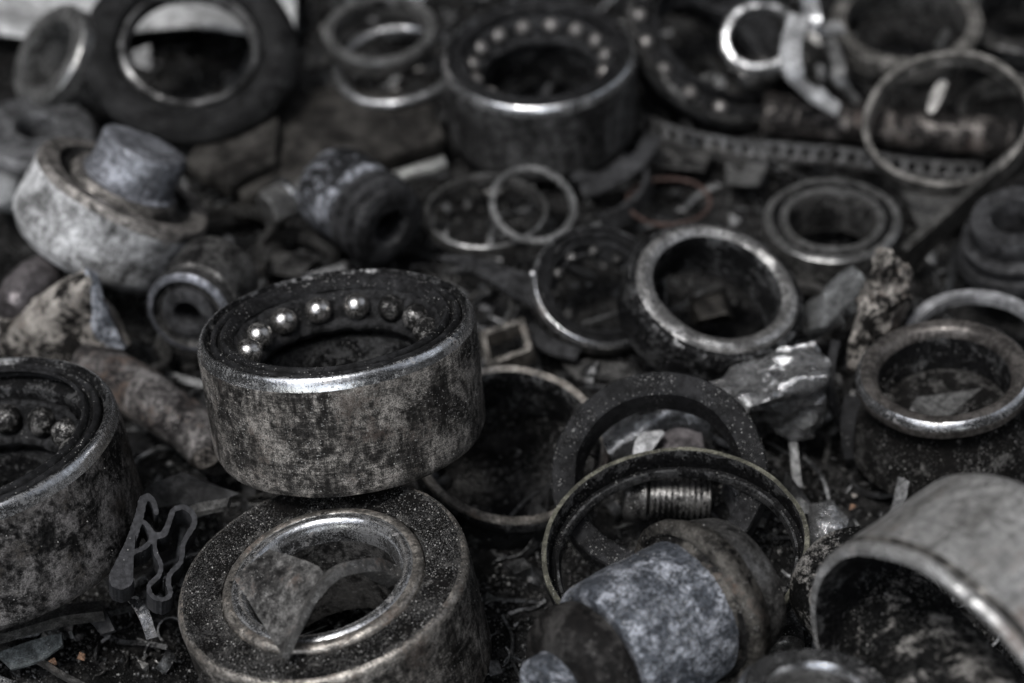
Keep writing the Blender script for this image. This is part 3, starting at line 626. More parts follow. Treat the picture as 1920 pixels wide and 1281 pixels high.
strap('curled_bright_shred', 'curled bright shred lying over the far end of the rusty shaft', 'metal shred', [(1535, 165, 2.4), (1556, 188, 2.1), (1572, 204, 1.9)], .3, .08, CHROME, amp=.05)
strap('tarnished_shred', 'tarnished shred arching between the chrome ring and the wide far ring', 'metal shred', [(1545, 60, 2.8), (1570, 110, 2.5), (1575, 150, 2.2), (1610, 190, 1.6)], .4, .08, GREY, amp=.06)
# ---- 28 shaft
k = pxcm(1640, 230, 1.0)
M = axis_frame(P(1430, 215, .9), P(1890, 262, .9))
o = G().lathe([(.01, 0), (36 * k, 0), (42 * k, 6 * k), (42 * k, 200 * k), (38 * k, 206 * k), (38 * k, 455 * k), (34 * k, 462 * k), (.01, 462 * k)], 64, step=.2).rough(.02, 1, 3).build('rusty_shaft', BROWN, M=M)
tag(o, 'brown rusted solid shaft lying across behind the cage strip', 'shaft')
# ---- 29 pale spikes
for pts, lab in (([(1778, 55, 3.5), (1765, 85, 3.0), (1772, 112, 2.6)], 'bright pointed splinter in front of the wide far ring'), ([(1772, 150, 2.2), (1758, 178, 1.9), (1744, 212, 1.6)], 'grey pointed splinter seen through the thin upright hoop')):
    n = len(pts); pp = smooth_path(Pz(pts), 5); L_ = len(pp)
    o = G().sweep(pp, rect(.28, .12), scale=[.35 + .9 * math.sin(PI * (.08 + .84 * i / (L_ - 1))) for i in range(L_)]).build('metal_splinter', GREY if 'wide' in lab else DARK2); tag(o, lab, 'metal splinter')
# ---- 30 long diagonal bar
strap('flat_bar', 'long straight dark flat bar rising diagonally to the right edge', 'flat bar', [(1695, 488, .9), (1810, 385, 1.5), (1935, 275, 2.2)], .25, .9, mat('bar_steel', bare=(.26, .25, .23), amount=.5, s=1, contrast=.3, rough_b=.4, dirt=(.045, .043, .04)), up=Vector((0, 0, 1)), k=4)
# ---- 31 stacked coil ring at right edge
ring('rubber_boot', 'dark stepped rubber boot with an open top, at the right edge behind the diagonal bar', 'rubber boot', 1905, 405, 88, .66, 4, 2.5, 1.2,
     lambda R, H: [(.95 * R, H), (.55 * R, H - .03 * R), (.50 * R, H - .3 * R), (.5 * R, 0), (1.25 * R, 0), (1.3 * R, .08 * R), (1.25 * R, .25 * R), (1.05 * R, .33 * R), (1.05 * R, .42 * R), (1.18 * R, .48 * R), (1.18 * R, .62 * R), (.98 * R, .72 * R), (.98 * R, H - .3 * R), (1.0 * R, H - .1 * R)], RUBBER_S)
# ---- 32 pale rim behind 11
ring('pale_flat_ring', 'flat pale grey ring half hidden behind the wide lipped hub near the right edge', 'ring', 1835, 640, 138, .72, -8, 1.2, .12,
     lambda R, H: [(R, H), (.86 * R, H), (.84 * R, 0), (R, 0)], mat('pale_grey_ring', bare=(.42, .42, .43), amount=.35, s=1.6, contrast=.3, metal=0.4, rough_b=.45, dirt=(.12, .12, .125)))

# ---- 33 big far rubber wheel
M, R = fit(355, 80, 204, .83, 2, 3.0); H = .24 * R
root = thing('rubber_seal_wheel', 'very large black rubber wheel with a shining inner sleeve, standing at the top left', 'rubber wheel', M @ Matrix.Translation((0, 0, -H))); k = R
G().lathe([(.93 * k, H - .02 * k), (.84 * k, H), (.70 * k, H - .03 * k), (.66 * k, H - .08 * k), (.64 * k, .06 * k), (.7 * k, 0), (.95 * k, 0), (1.0 * k, .08 * k), (1.0 * k, H - .10 * k)], 120, step=.25).rough(.03, .8, 4).build('tyre', mat('matt_black_rubber', bare=(.03, .03, .03), amount=.5, metal=0, rough_b=.6, rough_d=.65, specks=.05, dirt=(.016, .016, .016), dirt2=(.022, .022, .022), bump=.2), root)
G().lathe([(.655 * k, H - .10 * k), (.635 * k, H - .05 * k), (.60 * k, H - .04 * k), (.575 * k, H - .09 * k), (.57 * k, .06 * k), (.655 * k, .06 * k)], 120).build('inner_sleeve', TARN, root)

# ---- 34 two stacked rings near the top
ring('far_small_ring', 'blurred grey ring with dark bore, on top of a shinier ring near the top', 'ring', 713, 52, 108, .60, 4, 2.3, .35,
     lambda R, H: [(.97 * R, H, 1), (.82 * R, H, 0), (.79 * R, H - .05 * R, 0), (.78 * R, 0, 0), (.95 * R, 0, 0), (1.0 * R, H - .2 * R, 0), (1.0 * R, H - .05 * R, 1)], [DARK2, GREY])
ring('shiny_under_ring', 'shiny lipped ring lying flat under the blurred grey ring near the top edge', 'ring', 742, 116, 122, .62, 8, 1.3, .2, lambda R, H: [(R * (.92 + .08 * math.cos(2 * PI * i / 14)), H - .08 * R + R * .08 * math.sin(2 * PI * i / 14)) for i in range(14)][::-1], mat('worn_chrome', bare=(.75, .74, .7), amount=.3, s=.7, contrast=.3, rough_b=.28, dirt=(.05, .05, .05)))

# ---- 35 left far block and hub
M, R = fit(88, 100, 98, .5, 62, 2.6)
root = thing('upright_pipe_flange', 'grey upright pipe flange with a black opening, at the far left under the pale cloth', 'pipe flange', M @ Matrix.Translation((0, 0, -1.3 * R)))
G().lathe([(R, 1.3 * R), (.72 * R, 1.3 * R), (.68 * R, 1.2 * R), (.66 * R, 0), (.95 * R, 0), (.95 * R, .9 * R), (1.05 * R, .95 * R), (1.05 * R, 1.25 * R)], 72, step=.3).rough(.03, .8, 2).build('flange_body', GREY, root)
G().lathe([(.01, .5 * R), (.67 * R, .5 * R), (.67 * R, .4 * R), (.01, .4 * R)], 48).build('flange_web', RUBBER, root)
ring('low_hub', 'low dark grey hub with small centre hole, left edge below the pipe flange', 'hub', 68, 240, 115, .60, 2, 1.6, .5,
     lambda R, H: [(.9 * R, H), (.36 * R, H + .05 * R), (.30 * R, H - .02 * R), (.28 * R, 0), (.95 * R, 0), (1.0 * R, .08 * R), (1.0 * R, H - .12 * R)], mat('dull_grey_hub', bare=(.20, .20, .205), amount=.5, s=1, contrast=.4, rough_b=.45, dirt=(.06, .06, .062), metal=.5))
o = chunk(Pz([(-30, 395, .2), (35, 405, .2), (52, 330, .2), (20, 308, .2), (-30, 310, 1), (-10, 330, 1.6), (36, 340, 1.3), (28, 375, 1.2)]), 2, .06, seed=6, bev=.2).build('white_pebble', mat('white_pebble', bare=(.55, .56, .56), amount=.25, s=.6, contrast=.4, metal=0, rough_b=.6, specks=0, dirt=(.35, .36, .36), pit=0))
tag(o, 'smooth whitish pebble at the left edge beside the flaking silver hub', 'pebble')

# ---- 37 silver hub
M, R = fit(236, 345, 172, .33, -27, 3.1); H = .90 * R
root = thing('silver_hub', 'tilted hub with bright flaking silver side and short blue grey stub', 'hub', M @ Matrix.Translation((0, 0, -H))); k = R
G().lathe([(.96 * k, H, 1), (.78 * k, H + .0 * k, 2), (.74 * k, H - .06 * k, 2), (.62 * k, H - .06 * k, 1), (.58 * k, H + .03 * k, 1), (.01, H + .03 * k, 1), (.01, 0, 1), (.80 * k, 0, 0), (.90 * k, .04 * k, 0), (.99 * k, .16 * k, 0), (1.0 * k, .2 * k, 0), (1.0 * k, H - .10 * k, 1), (.985 * k, H - .03 * k, 1)], 120, step=.2).rough(.05, .7, 5, .015).build('drum', [SILVER, mat('brown_grey_face', bare=(.36, .325, .29), amount=.5, s=1.3, contrast=.3, metal=.5, rough_b=.5, dirt=(.08, .073, .065)), DARK2], root)
G().lathe([(.50 * k, H - .02 * k), (.53 * k, H + .06 * k), (.47 * k, H + .10 * k), (.47 * k, H + .46 * k), (.43 * k, H + .50 * k), (.01, H + .50 * k), (.01, H - .02 * k)], 80, step=.2).rough(.13, .8, 6, .03).build('stub', mat('galvanised_stub', bare=(.34, .355, .40), amount=.35, s=1.4, contrast=.35, metal=.5, rough_b=.45, dirt=(.10, .10, .115)), root)

# ---- 38 small bushing facing the camera
M, R = fit(352, 590, 84, .80, -37, 2.2, -1); k = R; H = 2.0 * R
root = thing('round_bushing', 'dark round bushing with concentric rings and black bore, left of the stacked bearing', 'bushing', M @ Matrix.Translation((0, 0, -H)))
G().lathe([(.93 * k, H - .02 * k, 1), (.84 * k, H, 0), (.80 * k, H - .10 * k, 0), (.66 * k, H - .12 * k, 0), (.66 * k, .1 * k, 0), (.9 * k, 0, 0), (1.0 * k, .1 * k, 0), (1.0 * k, H - .55 * k, 0), (.93 * k, H - .48 * k, 0), (.93 * k, H - .40 * k, 0), (1.0 * k, H - .33 * k, 0), (1.0 * k, H - .08 * k, 1)], 96, step=.12).rough(.02, 1, 8).build('outer_sleeve', [DARK2, mat('blue_grey_edge', bare=(.30, .31, .35), amount=.45, s=1.3, contrast=.3, metal=.6, rough_b=.4, dirt=(.06, .06, .067))], root)
G().lathe([(.64 * k, H - .10 * k), (.60 * k, H - .01 * k), (.50 * k, H + .04 * k), (.34 * k, H + .03 * k), (.29 * k, H - .04 * k), (.28 * k, H - 1.2 * k), (.64 * k, H - 1.2 * k)], 80, step=.12).rough(.012, 1, 9).build('rubber_core', RUBBER_S, root)

# ---- 39, 40 left scraps
o = sheet([Pz([(-10, 600, 1.0), (60, 560, 1.9), (120, 525, 2.5), (160, 505, 2.9)]), Pz([(-10, 640, .9), (60, 600, 1.7), (120, 565, 2.3), (172, 530, 2.8)]), Pz([(20, 690, .3), (80, 655, 1.0), (150, 630, 1.3), (196, 585, 2.0)]), Pz([(40, 720, .0), (110, 700, .3), (180, 690, .4), (228, 655, 1.1)])], .4, 7, .09, 1.6, 3).build('bent_casting_shard', BEIGE, sharp=60)
tag(o, 'bent beige casting shard with chipped ridge, left edge above the flaky bearing', 'casting shard')
o = sheet([Pz([(158, 503, 3.0), (172, 512, 3.0)]), Pz([(172, 565, 2.4), (192, 570, 2.4)]), Pz([(172, 618, 1.8), (214, 612, 1.8)]), Pz([(200, 650, 1.3), (232, 655, 1.3)])], .15, 7, .05, 3, 5).build('zinc_strip', CHALK)
tag(o, 'narrow bluish white corroded strip on the right edge of the bent casting shard', 'metal strip')
k = pxcm(60, 540, 1.6)
M = axis_frame(P(18, 590, 1.5), P(98, 492, 1.7))
o = G().lathe([(.01, 0), (30 * k, 3 * k), (42 * k, 20 * k), (46 * k, 60 * k), (44 * k, 105 * k), (36 * k, 130 * k), (.01, 134 * k)], 48, step=.12).rough(.05, 1, 4).build('rounded_pin', PLUM, M=M)
tag(o, 'smooth purple brown rounded pin lying at the left edge behind the beige shard', 'pin')
pp = smooth_path(Pz([(170, 672, .6), (230, 710, .9), (300, 762, 1.0), (360, 805, .8), (420, 870, .5)]), 8)
o = G().sweep(pp, circ(.62, 28, .5), up=Vector((0, 0, 1)), scale=[.8 + .35 * math.sin(PI * i / (len(pp) - 1)) for i in range(len(pp))]).rough(.08, 1.2, 9, .02).build('cast_arm', mat('mottled_casting', bare=(.26, .24, .23), amount=.62, s=1.2, contrast=.25, metal=.3, rough_b=.5, dirt=(.05, .042, .042), specks=.2, rust=.25), sharp=70)
tag(o, 'mottled brown rounded cast arm running diagonally behind the stacked bearing to the left', 'cast arm')

# ---- 41 rubber profile gasket
def stroke_plate(strokes, width, thick, res):
    """plate that follows 2-D strokes [(x, y, w)...] in cm; cut on a fine grid, its outline smoothed"""
    pts = [p for s in strokes for p in s]; x0 = min(p[0] for p in pts) - .3; x1 = max(p[0] for p in pts) + .3; y0 = min(p[1] for p in pts) - .3; y1 = max(p[1] for p in pts) + .3
    nx, ny = int((x1 - x0) / res) + 1, int((y1 - y0) / res) + 1
    X, Y = np.meshgrid(x0 + (np.arange(nx) + .5) * res, y0 + (np.arange(ny) + .5) * res); D = np.full(X.shape, 9.)
    for s in strokes:
        for a, b in zip(s[:-1], s[1:]):
            dx, dy = b[0] - a[0], b[1] - a[1]; t = np.clip(((X - a[0]) * dx + (Y - a[1]) * dy) / (dx * dx + dy * dy + 1e-9), 0, 1)
            D = np.minimum(D, np.hypot(X - a[0] - t * dx, Y - a[1] - t * dy) - (a[2] + (b[2] - a[2]) * t) * .5)
    bm = bmesh.new(); vs = {}
    def V(i, j):
        if (i, j) not in vs: vs[(i, j)] = bm.verts.new((x0 + i * res, y0 + j * res, 0))
        return vs[(i, j)]
    for j in range(ny):
        for i in range(nx):
            if D[j, i] < 0: bm.faces.new((V(i, j), V(i + 1, j), V(i + 1, j + 1), V(i, j + 1)))
    for _ in range(4):
        bmesh.ops.smooth_vert(bm, verts=bm.verts, factor=.5, use_axis_x=True, use_axis_y=True)
    bmesh.ops.recalc_face_normals(bm, faces=bm.faces); bmesh.ops.solidify(bm, geom=list(bm.faces), thickness=thick)
    return from_bm(bm)
M, kk = fit(290, 1025, 1.0, .93, 0, 3.0)
def lp(*pts): return [((x / 3.0425 - 290) * kk, -((y / 3.0425 + 860) - 1025) * kk / .93, ww * 1.9 * kk) for x, y, ww in pts]
def cr(pts, n=5):
    v = [Vector(p) for p in pts]; return [tuple(q) for q in smooth_path(v, n)]
st = [lp((700, 675, 26), (715, 590, 18), (740, 500, 12), (790, 340, 10), (812, 230, 10)),
      cr(lp((812, 235, 8), (838, 215, 8), (868, 240, 7), (890, 310, 6))),
      cr(lp((745, 540, 6), (820, 510, 6), (870, 455, 6))), cr(lp((795, 350, 6), (835, 375, 6), (870, 440, 8))),
      cr(lp((870, 440, 8), (930, 430, 8), (958, 370, 7), (985, 295, 7), (1040, 275, 7), (1095, 310, 7), (1105, 370, 7), (1065, 440, 7), (1040, 500, 6), (1030, 590, 6), (975, 650, 6), (960, 700, 6), (975, 770, 6), (930, 798, 6), (870, 775, 6), (855, 720, 6), (905, 670, 6), (920, 610, 6), (890, 540, 6), (880, 480, 6), (868, 440, 8)))]
o = stroke_plate(st, .08, .8, .028).build('rubber_profile_seal', mat('grey_extruded_rubber', dks=.5, bare=(.055, .055, .06), amount=.4, s=2, contrast=.4, metal=0, rough_b=.6, specks=.15, dirt=(.055, .055, .06), bump=.3, grit=.6), M=M, sharp=50)
tag(o, 'grey extruded rubber seal showing its looped hollow cross section, between the two big left bearings', 'rubber seal')

# ---- 42..44 bits at lower left
strap('curved_bright_strip', 'small curved bright strip with a broken end lying below the rubber profile seal', 'metal strip', [(222, 1098, 1.5), (250, 1122, 1.6), (270, 1155, 1.5), (284, 1198, 1.2)], .24, .1, STEEL_RIM)
strap('round_bar', 'long dull grey bar running in from the left edge under the flaking bearing', 'bar', [(-40, 1198, .8), (60, 1170, .9), (130, 1152, 1.0), (196, 1145, 1.0)], .34, .3, DARK2)
o = sheet([Pz([(150, 1150, .8), (195, 1140, 1.0)]), Pz([(190, 1190, .7), (216, 1180, .8)])], .12, 5, .04).build('rubber_flap', RUBBER_S); tag(o, 'small grey rubber flap at the end of the long dull bar', 'rubber flap')
o = sheet([Pz([(-10, 1225, .5), (60, 1200, .6), (115, 1188, .8)]), Pz([(20, 1255, .4), (70, 1240, .5), (118, 1210, .7)])], .08, 6, .02).build('glassy_chip', GLASSY); tag(o, 'greenish glassy chip lying flat in the grit at the lower left', 'glass chip')
for (u, v, s_, lab) in ((100, 1242, 9, 'orange rust crumb below the glassy chip'), (152, 1232, 8, 'orange rust crumb right of the glassy chip'), (1602, 930, 6, 'tan crumb in the grit above the shiny shell'), (1598, 950, 7, 'orange crumb in the grit just below the tan crumb')):
    p = P(u, v, .35 if u > 1000 else .5); k = pxcm(u, v, .4) * s_; rg_ = random.Random(u)
    o = chunk([p + Vector((rg_.uniform(-1, 1), rg_.uniform(-1, 1), rg_.uniform(-.6, .9))) * k for _ in range(12)], 1, .01, bev=0).build('crumb', ORANGE if 'orange' in lab else BEIGE); tag(o, lab, 'crumb')
strap('thin_wire_left', 'thin rusty wire lying across the bottom left corner', 'wire', [(-30, 1205, .5), (60, 1235, .4), (110, 1262, .4), (180, 1300, .4)], .12, .12, DARK2); bpy.context.scene.objects['thin_wire_left'].name = 'thin_wire'
o = sheet([Pz([(262, 930, 1.6), (290, 905, 1.8), (340, 893, 2.0)]), Pz([(300, 950, 1.3), (390, 945, 1.5), (450, 925, 1.6)]), ], .18, 6, .05).build('dark_plate', RUBBER_S); tag(o, 'flat dark plate wedged behind the rubber profile seal', 'plate')
strap('grey_wedge', 'narrow pale grey wedge beside the rim of the thick bearing', 'metal strip', [(335, 968, 1.6), (380, 955, 1.8), (430, 945, 2.0)], .3, .12, GREY)
o = chunk(Pz([(350, 870, .5), (420, 870, .5), (400, 830, .5), (360, 850, 1.2), (395, 835, 1.5), (415, 860, 1.2), (380, 885, 1.0)]), 2, .06, seed=9, bev=.1).build('rusty_lump', BROWN); tag(o, 'small rounded rusty lump left of the foot of the stacked bearing', 'lump')

# ---- 45 square nut, 46 shard, 47 bits
M, k = fit(945, 640, 1, .75, 25, 1.1); k *= 1
root = thing('square_nut', 'small square nut with bright edges lying behind the stacked bearing', 'nut', M)
bm = bmesh.new()
outer = [(-44, -26), (36, -32), (46, 22), (-30, 30)]; inner = [(20 * math.cos(t) + 2, 15 * math.sin(t) + 0) for t in [2 * PI * i / 20 for i in range(20)]]
st = [[(x * k, y * k / .75, 15 * k) for x, y in outer + outer[:1]]]
stroke_plate(st, .1, .45, .035).build('nut_body', STEEL_EDGE, root, sharp=40)
o = sheet([Pz([(820, 482, 1.4), (870, 478, 1.6), (930, 495, 1.6), (1000, 515, 1.6)]), Pz([(850, 500, 1.3), (890, 512, 1.5), (950, 545, 1.5), (1008, 580, 1.3)])], .06, 9, .05, 3, 8).build('torn_rubber_sheet', RUBBER_S); tag(o, 'smooth dark torn rubber sheet behind the stacked bearing, pointing right', 'rubber sheet')
strap('dark_flat_strip', 'dark flat strip lying just under the open ball bearing', 'metal strip', [(985, 612, .6), (1030, 648, .7), (1085, 665, .7)], .5, .08, RUBBER_S)
o = G().ball((0, 0, 0), .13, 14).build('loose_ball', STEEL_RIM, M=Matrix.Translation(P(999, 515, 1.8))); tag(o, 'tiny shiny loose ball at the tip of the torn rubber sheet', 'ball')
ring('small_dark_ring', 'small dark brown ring partly under the torn rubber sheet', 'ring', 925, 580, 52, .75, 30, .8, .25, p_plain(.8, .05, 0), DARK)
for i, (pts, lab) in enumerate(([[(1090, 360, .8), (1150, 340, 1.0), (1200, 300, 1.1), (1225, 255, 1.0)], 'curved dark strap right of the small upright washer'], [[(1075, 330, .6), (1130, 335, .7), (1180, 300, .8)], 'short dark strap below the far big ball bearing'])):
    strap('rubber_strap', lab, 'rubber strap', pts, .5, .12, RUBBER_S)

# ---- 48 threaded bolt seen through the rings
k = pxcm(1240, 930, 1.6)
M = axis_frame(P(1168, 930, 1.6), P(1330, 936, 1.6)); root = thing('threaded_bolt', 'black threaded bolt lying flat, seen through the leaning rubber ring', 'bolt', M)
G().lathe([(.01, 0), (40 * k, 2 * k), (44 * k, 8 * k), (44 * k, 42 * k), (38 * k, 46 * k), (.01, 46 * k)], 64, step=.1).rough(.01, 1).build('head', DARK2, root)
G().lathe([(.01, 46 * k)] + [((39 if i % 2 else 30) * k, (48 + i * 5.4) * k) for i in range(22)] + [(.01, 168 * k)], 72).build('threaded_shank', DARK2, root, sharp=180)
k = pxcm(1465, 1150, 1.5)
M = axis_frame(P(1462, 1120, 1.3), P(1475, 1235, 1.3))
o = G().lathe([(.01, 0)] + [((36 if i % 2 else 32) * k, (2 + i * 3.6) * k) for i in range(36)] + [(.01, 134 * k)], 72).build('short_screw', DARK2, M=M, sharp=180); tag(o, 'short black screw with fine threads between the bushing flange and the shiny shell', 'screw')
# ---- 51 curved plates inside ring 6
M, R = fit(1265, 940, 122, .80, -10, 1.9)
o = G().lathe([(R, 0), (.93 * R, 0), (.93 * R, -.5 * R), (R, -.5 * R)], 60, a0=R_(-75), a1=R_(42), step=.1).rough(.02, 1, 3).build('curved_plate', mat('glossy_dark_steel', bare=(.4, .4, .41), amount=.5, s=1.2, contrast=.3, rough_b=.3, rough_d=.4, specks=.4, dirt=(.025, .025, .027)), M=M)
tag(o, 'dark curved plate with a glinting edge standing inside the leaning rubber ring', 'plate')
# ---- 50 shiny lump
o = chunk(Pz([(1515, 945, .3), (1590, 1000, .3), (1530, 1050, .3), (1520, 945, 1.4), (1560, 940, 1.5), (1594, 972, 1.3), (1560, 1030, 1.4), (1520, 1040, 1.0)]), 3, .08, 2.5, 12, .06).build('foil_lump', ALU); tag(o, 'crumpled pale metal lump wedged between the yellowed ring and the shiny shell', 'metal lump')

# ---- 12 aluminium casting
def crumple(g_, amp, scale, seed):
    # sharp creases: ridged noise pushes every vertex, so facets meet in folds
    off = Vector((seed * 3.3, seed, 0)); out = []
    for x, y, z in g_.v:
        p = Vector((x, y, z)); q = p * scale + off
        d = Vector([abs(noise.noise(q + Vector((k_ * 17, 0, 0)))) - .18 for k_ in range(3)]) * amp + noise.noise_vector(q * 2.7) * amp * .22
        out.append(tuple(p + d))
    g_.v = out; return g_
o = crumple(sheet([Pz([(1300, 735, 1.9), (1375, 698, 2.2), (1450, 660, 2.5), (1525, 640, 2.7)]),
           Pz([(1360, 742, 2.4), (1410, 722, 2.6), (1470, 690, 2.8), (1545, 680, 2.8)]),
           Pz([(1392, 765, 2.8), (1440, 742, 2.95), (1490, 722, 3.0), (1546, 705, 3.0)]),
           Pz([(1405, 785, 1.9), (1450, 775, 2.0), (1500, 765, 2.1), (1547, 755, 2.1)]),
           Pz([(1425, 800, 1.1), (1455, 815, 1.0), (1500, 830, .9), (1545, 798, 1.2)])], thick=.2, sub=10, amp=.02, scale=2, seed=21), .36, 1.5, 5).build('aluminium_casting', ALU, sharp=28)
tag(o, 'bright broken aluminium casting block with sharp ridge, right of the leaning rubber ring', 'casting shard')
o = sheet([Pz([(1120, 800, 1.5), (1200, 775, 1.8), (1290, 768, 2.0), (1330, 790, 2.0)]), Pz([(1140, 850, 1.4), (1200, 815, 1.7), (1270, 795, 1.6), (1330, 830, 1.5)]), Pz([(1150, 880, .8), (1210, 850, 1.1), (1280, 830, 1.0), (1330, 860, 1.0)])], .15, 8, .07, 2, 6).build('folded_metal_sheet', ALU); tag(o, 'folded greenish silver sheet seen through the top of the leaning rubber ring', 'metal sheet')
o = sheet([Pz([(1184, 868, 1.7), (1196, 818, 2.0), (1240, 806, 2.1)]), Pz([(1200, 880, 1.8), (1218, 850, 2.0), (1246, 812, 2.1)])], .06, 5, .01).build('highlight_facet', mat('highlight_white', bare=(.75, .75, .74), amount=.1, s=1, rough_b=.35, metal=.3, dirt=(.5, .5, .5))); tag(o, 'small white facet painted as a highlight on the folded silver sheet', 'metal flake')  # white sheet stands in for a highlight on the folded metal
o = sheet([Pz([(1225, 815, 1.7), (1275, 803, 1.9), (1315, 812, 1.9)]), Pz([(1230, 870, 1.5), (1280, 868, 1.7), (1330, 880, 1.7)])], .12, 6, .04).build('purple_grey_plate', PLUM); tag(o, 'curved purple grey plate under the painted white highlight, inside the leaning rubber ring', 'plate')
# ---- 13 spire shard
o = chunk(Pz([(1600, 700, .2), (1690, 620, .2), (1700, 540, .6), (1600, 620, .4), (1666, 462, 3.7), (1698, 505, 3.2), (1702, 560, 2.4), (1630, 560, 2.4), (1590, 640, 1.6), (1600, 690, 1.2), (1650, 470, 3.2)]), 4, .24, 2.2, 31, .04).build('spiky_shard', BEIGE, sharp=40); tag(o, 'tall spiky shard crusted beige and black, standing left of the pale flat ring', 'casting shard')
o = sheet([Pz([(1520, 600, 1.0), (1530, 640, 1.2)]), Pz([(1560, 555, 1.6), (1580, 610, 1.7)]), Pz([(1610, 512, 2.2), (1632, 545, 2.2)])], .35, 9, .12, 1.8, 9).build('melted_metal_blob', mat('melted_grey', bare=(.42, .43, .43), amount=.4, s=1.5, contrast=.3, rough_b=.3, dirt=(.12, .12, .115), bump=.8, metal=.8), sharp=80); tag(o, 'smooth melted grey metal tongue left of the spiky shard', 'melted metal')
# ---- 52 rods left of the hub
for pts, lab in (([(1568, 640, 1.9), (1556, 700, 1.5), (1562, 760, 1.0), (1578, 800, .6)], 'thin dark curved strip behind the wide lipped hub, left one of the pair'), ([(1600, 745, 1.2), (1592, 800, .9), (1598, 860, .4)], 'short thick dark strip standing at the left foot of the wide lipped hub'), ([(1487, 830, 1.2), (1490, 875, .8), (1497, 915, .5)], 'thin pale rod hanging below the broken aluminium casting')):
    strap('bent_strip', lab, 'metal strip', pts, .2 if 'thick' not in lab else .42, .12, RUBBER if 'pale' not in lab else GREY)

# ---- fragments nobody could count, between everything
CLEAR = [(P(1560, 425, 0), 1.5), (P(962, 850, 0), 2.0), (P(1352, 560, 0), 1.9), (P(1770, 720, 0), 1.6)]
def fragments(name, label, m, n, seed, smin=.12, smax=.6, kinds=(0, 1, 2)):
    rg = random.Random(seed); g_ = G()
    for q in range(n):
        x = rg.uniform(-12, 12); y = -11 + 33 * rg.random() ** 1.2; S = smin + (smax - smin) * rg.random() ** 2.2
        if any((x - c_.x) ** 2 + (y - c_.y) ** 2 < q_ * q_ for c_, q_ in CLEAR): continue
        z = ground_z(x, y) + S * .25; kd = rg.choice(kinds)
        if kd == 0:
            t = chunk([Vector((rg.uniform(-1, 1), rg.uniform(-.7, .7), rg.uniform(-.35, .35))) * S for _ in range(9)], 0, .0, bev=0)
        elif kd == 1:
            a = rg.uniform(.6, 3.2); rr_ = S * rg.uniform(.6, 1.2); w_ = rg.uniform(.05, .16)
            t = G().lathe([(rr_, w_), (rr_ * .9, w_), (rr_ * .9, -w_), (rr_, -w_)], max(6, int(a * 7)), a0=0, a1=a)
        else:
            L_ = S * 1.5; pp = [Vector((-L_, 0, 0)), Vector((-L_ * .3, rg.uniform(-.2, .2) * S, .1 * S)), Vector((L_ * .4, rg.uniform(-.3, .3) * S, 0)), Vector((L_, 0, .2 * S))]
            t = G().sweep(smooth_path(pp, 4), rect(rg.uniform(.04, .2) * (S + .3), .04))
        R3 = Matrix.Rotation(rg.uniform(0, 6.28), 3, 'Z') @ Matrix.Rotation(rg.gauss(0, .5), 3, 'X') @ Matrix.Rotation(rg.gauss(0, .4), 3, 'Y')
        g_.add([R3 @ Vector(p) + Vector((x, y, z)) for p in t.v], t.f)
    o = g_.build(name, m, sharp=30); o['kind'] = 'stuff'; o['label'] = label; o['category'] = 'scrap'
fragments('dark_fragments', 'small dark steel and rubber fragments strewn between the bearings', DARK, 1500, 1, .12, .75)
fragments('dark_pieces', 'larger dark bent strips and broken ring pieces lying between the bearings', DARK, 170, 7, .5, 1.3, (1, 1, 2))
fragments('grey_fragments', 'small dull grey metal chips and curls strewn between the bearings', DARK2, 700, 2, .1, .5)
fragments('bright_shavings', 'fine bright metal shavings and flakes strewn in the grit', GREY, 160, 3, .05, .2)
# ---- more scrap between the bearings
def arc_piece(name, label, cat, u, v, a, ratio, phi, z, h, a0, a1, m, th=.1):
    M, R = fit(u, v, a, ratio, phi, z); H = h * R
    o = G().lathe([(R, H), ((1 - th) * R, H), ((1 - th) * R, 0), (R, 0)], 60, a0=R_(a0), a1=R_(a1), step=.1).rough(.03, 1.1, len(label), .01).build(name, m, M=M @ Matrix.Translation((0, 0, -H))); return tag(o, label, cat)
arc_piece('broken_ring', 'broken half of a dark ring lying behind the thin copper ring', 'broken ring', 1300, 322, 95, .5, 6, .5, .22, 10, 200, DARK2)
arc_piece('broken_ring', 'broken dark ring piece between the ribbed rubber bushing and the stacked bearing', 'broken ring', 560, 470, 80, .55, -14, .5, .3, 20, 230, DARK2, .16)
arc_piece('broken_ring', 'thin broken ring arc poking out under the torn rubber sheet', 'broken ring', 905, 590, 62, .7, 40, .7, .2, -80, 120, DARK2)
arc_piece('broken_ring', 'wide broken ring arc lying right of the wide thin walled ring', 'broken ring', 1120, 350, 100, .55, 20, .5, .35, -100, 20, RUBBER_S, .12)
arc_piece('broken_ring', 'dark broken ring piece left of the spiky shard', 'broken ring', 1490, 570, 70, .6, 10, .5, .3, -30, 170, DARK2, .2)
arc_piece('broken_ring', 'dark broken ring under the tip of the bent casting shard', 'broken ring', 262, 650, 62, .6, -20, .5, .4, -140, 60, DARK2, .2)
arc_piece('broken_ring', 'large dark ring arc behind the silver hub and left of the bushing', 'broken ring', 420, 430, 92, .5, 10, .6, .2, -40, 150, DARK2, .12)
arc_piece('broken_ring', 'dark curved band lying right of the rusty shaft end', 'broken ring', 1900, 200, 100, .6, 0, .6, .4, 60, 240, DARK2, .12)
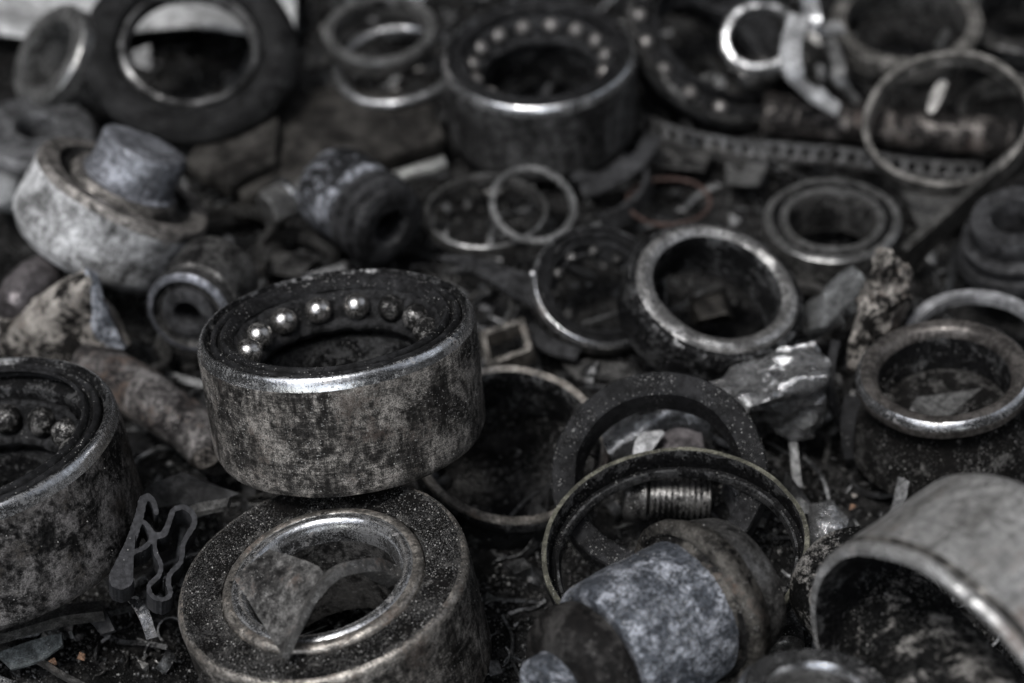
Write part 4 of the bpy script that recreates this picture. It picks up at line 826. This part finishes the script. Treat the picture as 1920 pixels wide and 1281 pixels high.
for i, (q, lab) in enumerate((([(1692, 362), (1792, 348), (1802, 420), (1728, 442)], 'rough grey plate lying under the long flat bar'), ([(1215, 262), (1330, 285), (1320, 322), (1220, 312)], 'dark flat plate lying just below the left end of the cage strip'),
        ([(455, 505), (520, 470), (600, 482), (560, 520)], 'dark flat plate lying directly behind the stacked bearing'), ([(1360, 300), (1440, 310), (1420, 350), (1360, 345)], 'dark plate between the cage strip and the grooved bearing'),
        ([(1040, 668), (1180, 680), (1200, 712), (1080, 712)], 'dark plate lying behind the leaning rubber ring'), ([(620, 150), (700, 185), (690, 215), (600, 190)], 'dark plate lying in front of the two stacked rings near the top'))):
    o = chunk(Pz([(a, b, .35) for a, b in q] + [(a + 4, b + 3, .1) for a, b in q]), 2, .04, 1.2, 40 + i, .03).build('scrap_plate', (GREY, DARK2, DARK2, GREY, DARK2, DARK2)[i], sharp=40); tag(o, lab, 'plate')
k = pxcm(1440, 170, .8)
o = G().lathe([(.01, 0), (30 * k, 0), (34 * k, 5 * k), (34 * k, 60 * k), (26 * k, 66 * k), (26 * k, 110 * k), (.01, 112 * k)], 48, step=.15).rough(.04, 1, 3).build('dark_spacer', DARK2, M=axis_frame(P(1385, 150, .9), P(1470, 120, 1.4))); tag(o, 'dark stepped spacer lying inside the shallow ball race', 'spacer')
# ---- 55 background slabs and cloth
def slab(name, label, cat, pts, th, m, seed=1):
    P0 = Pz(pts); o = chunk(P0 + [p - Vector((0, 0, th)) for p in P0], 3, .08, .8, seed, .12).build(name, m, sharp=40); return tag(o, label, cat)
slab('flat_stone', 'broad flat brown grey stone behind the hexagonal bolt', 'stone', [(400, 270, .9), (520, 175, .8), (640, 160, .8), (800, 170, .8), (835, 260, .8), (730, 290, .8), (600, 330, .9), (450, 370, .9)], 1.0, STONE, 3)
slab('thin_stone_slab', 'smaller brown stone slab behind the silver hub stub', 'stone', [(345, 300, 1.1), (400, 230, 1.2), (520, 215, 1.3), (520, 300, 1.3), (430, 350, 1.2)], .5, STONE, 8)
rows = []
for j in range(7):
    v = 62 - j * 34; rows.append([P(u, v + 14 * math.sin(u * .013 + j), .9 + .4 * math.sin(u * .02 + j * 1.3)) for u in range(-260, 640, 90)])
o = sheet(rows, .12, 4, .12, .6, 2).build('pale_cloth', PALE, sharp=180); tag(o, 'crumpled pale cloth spread on the ground at the far top left', 'cloth')
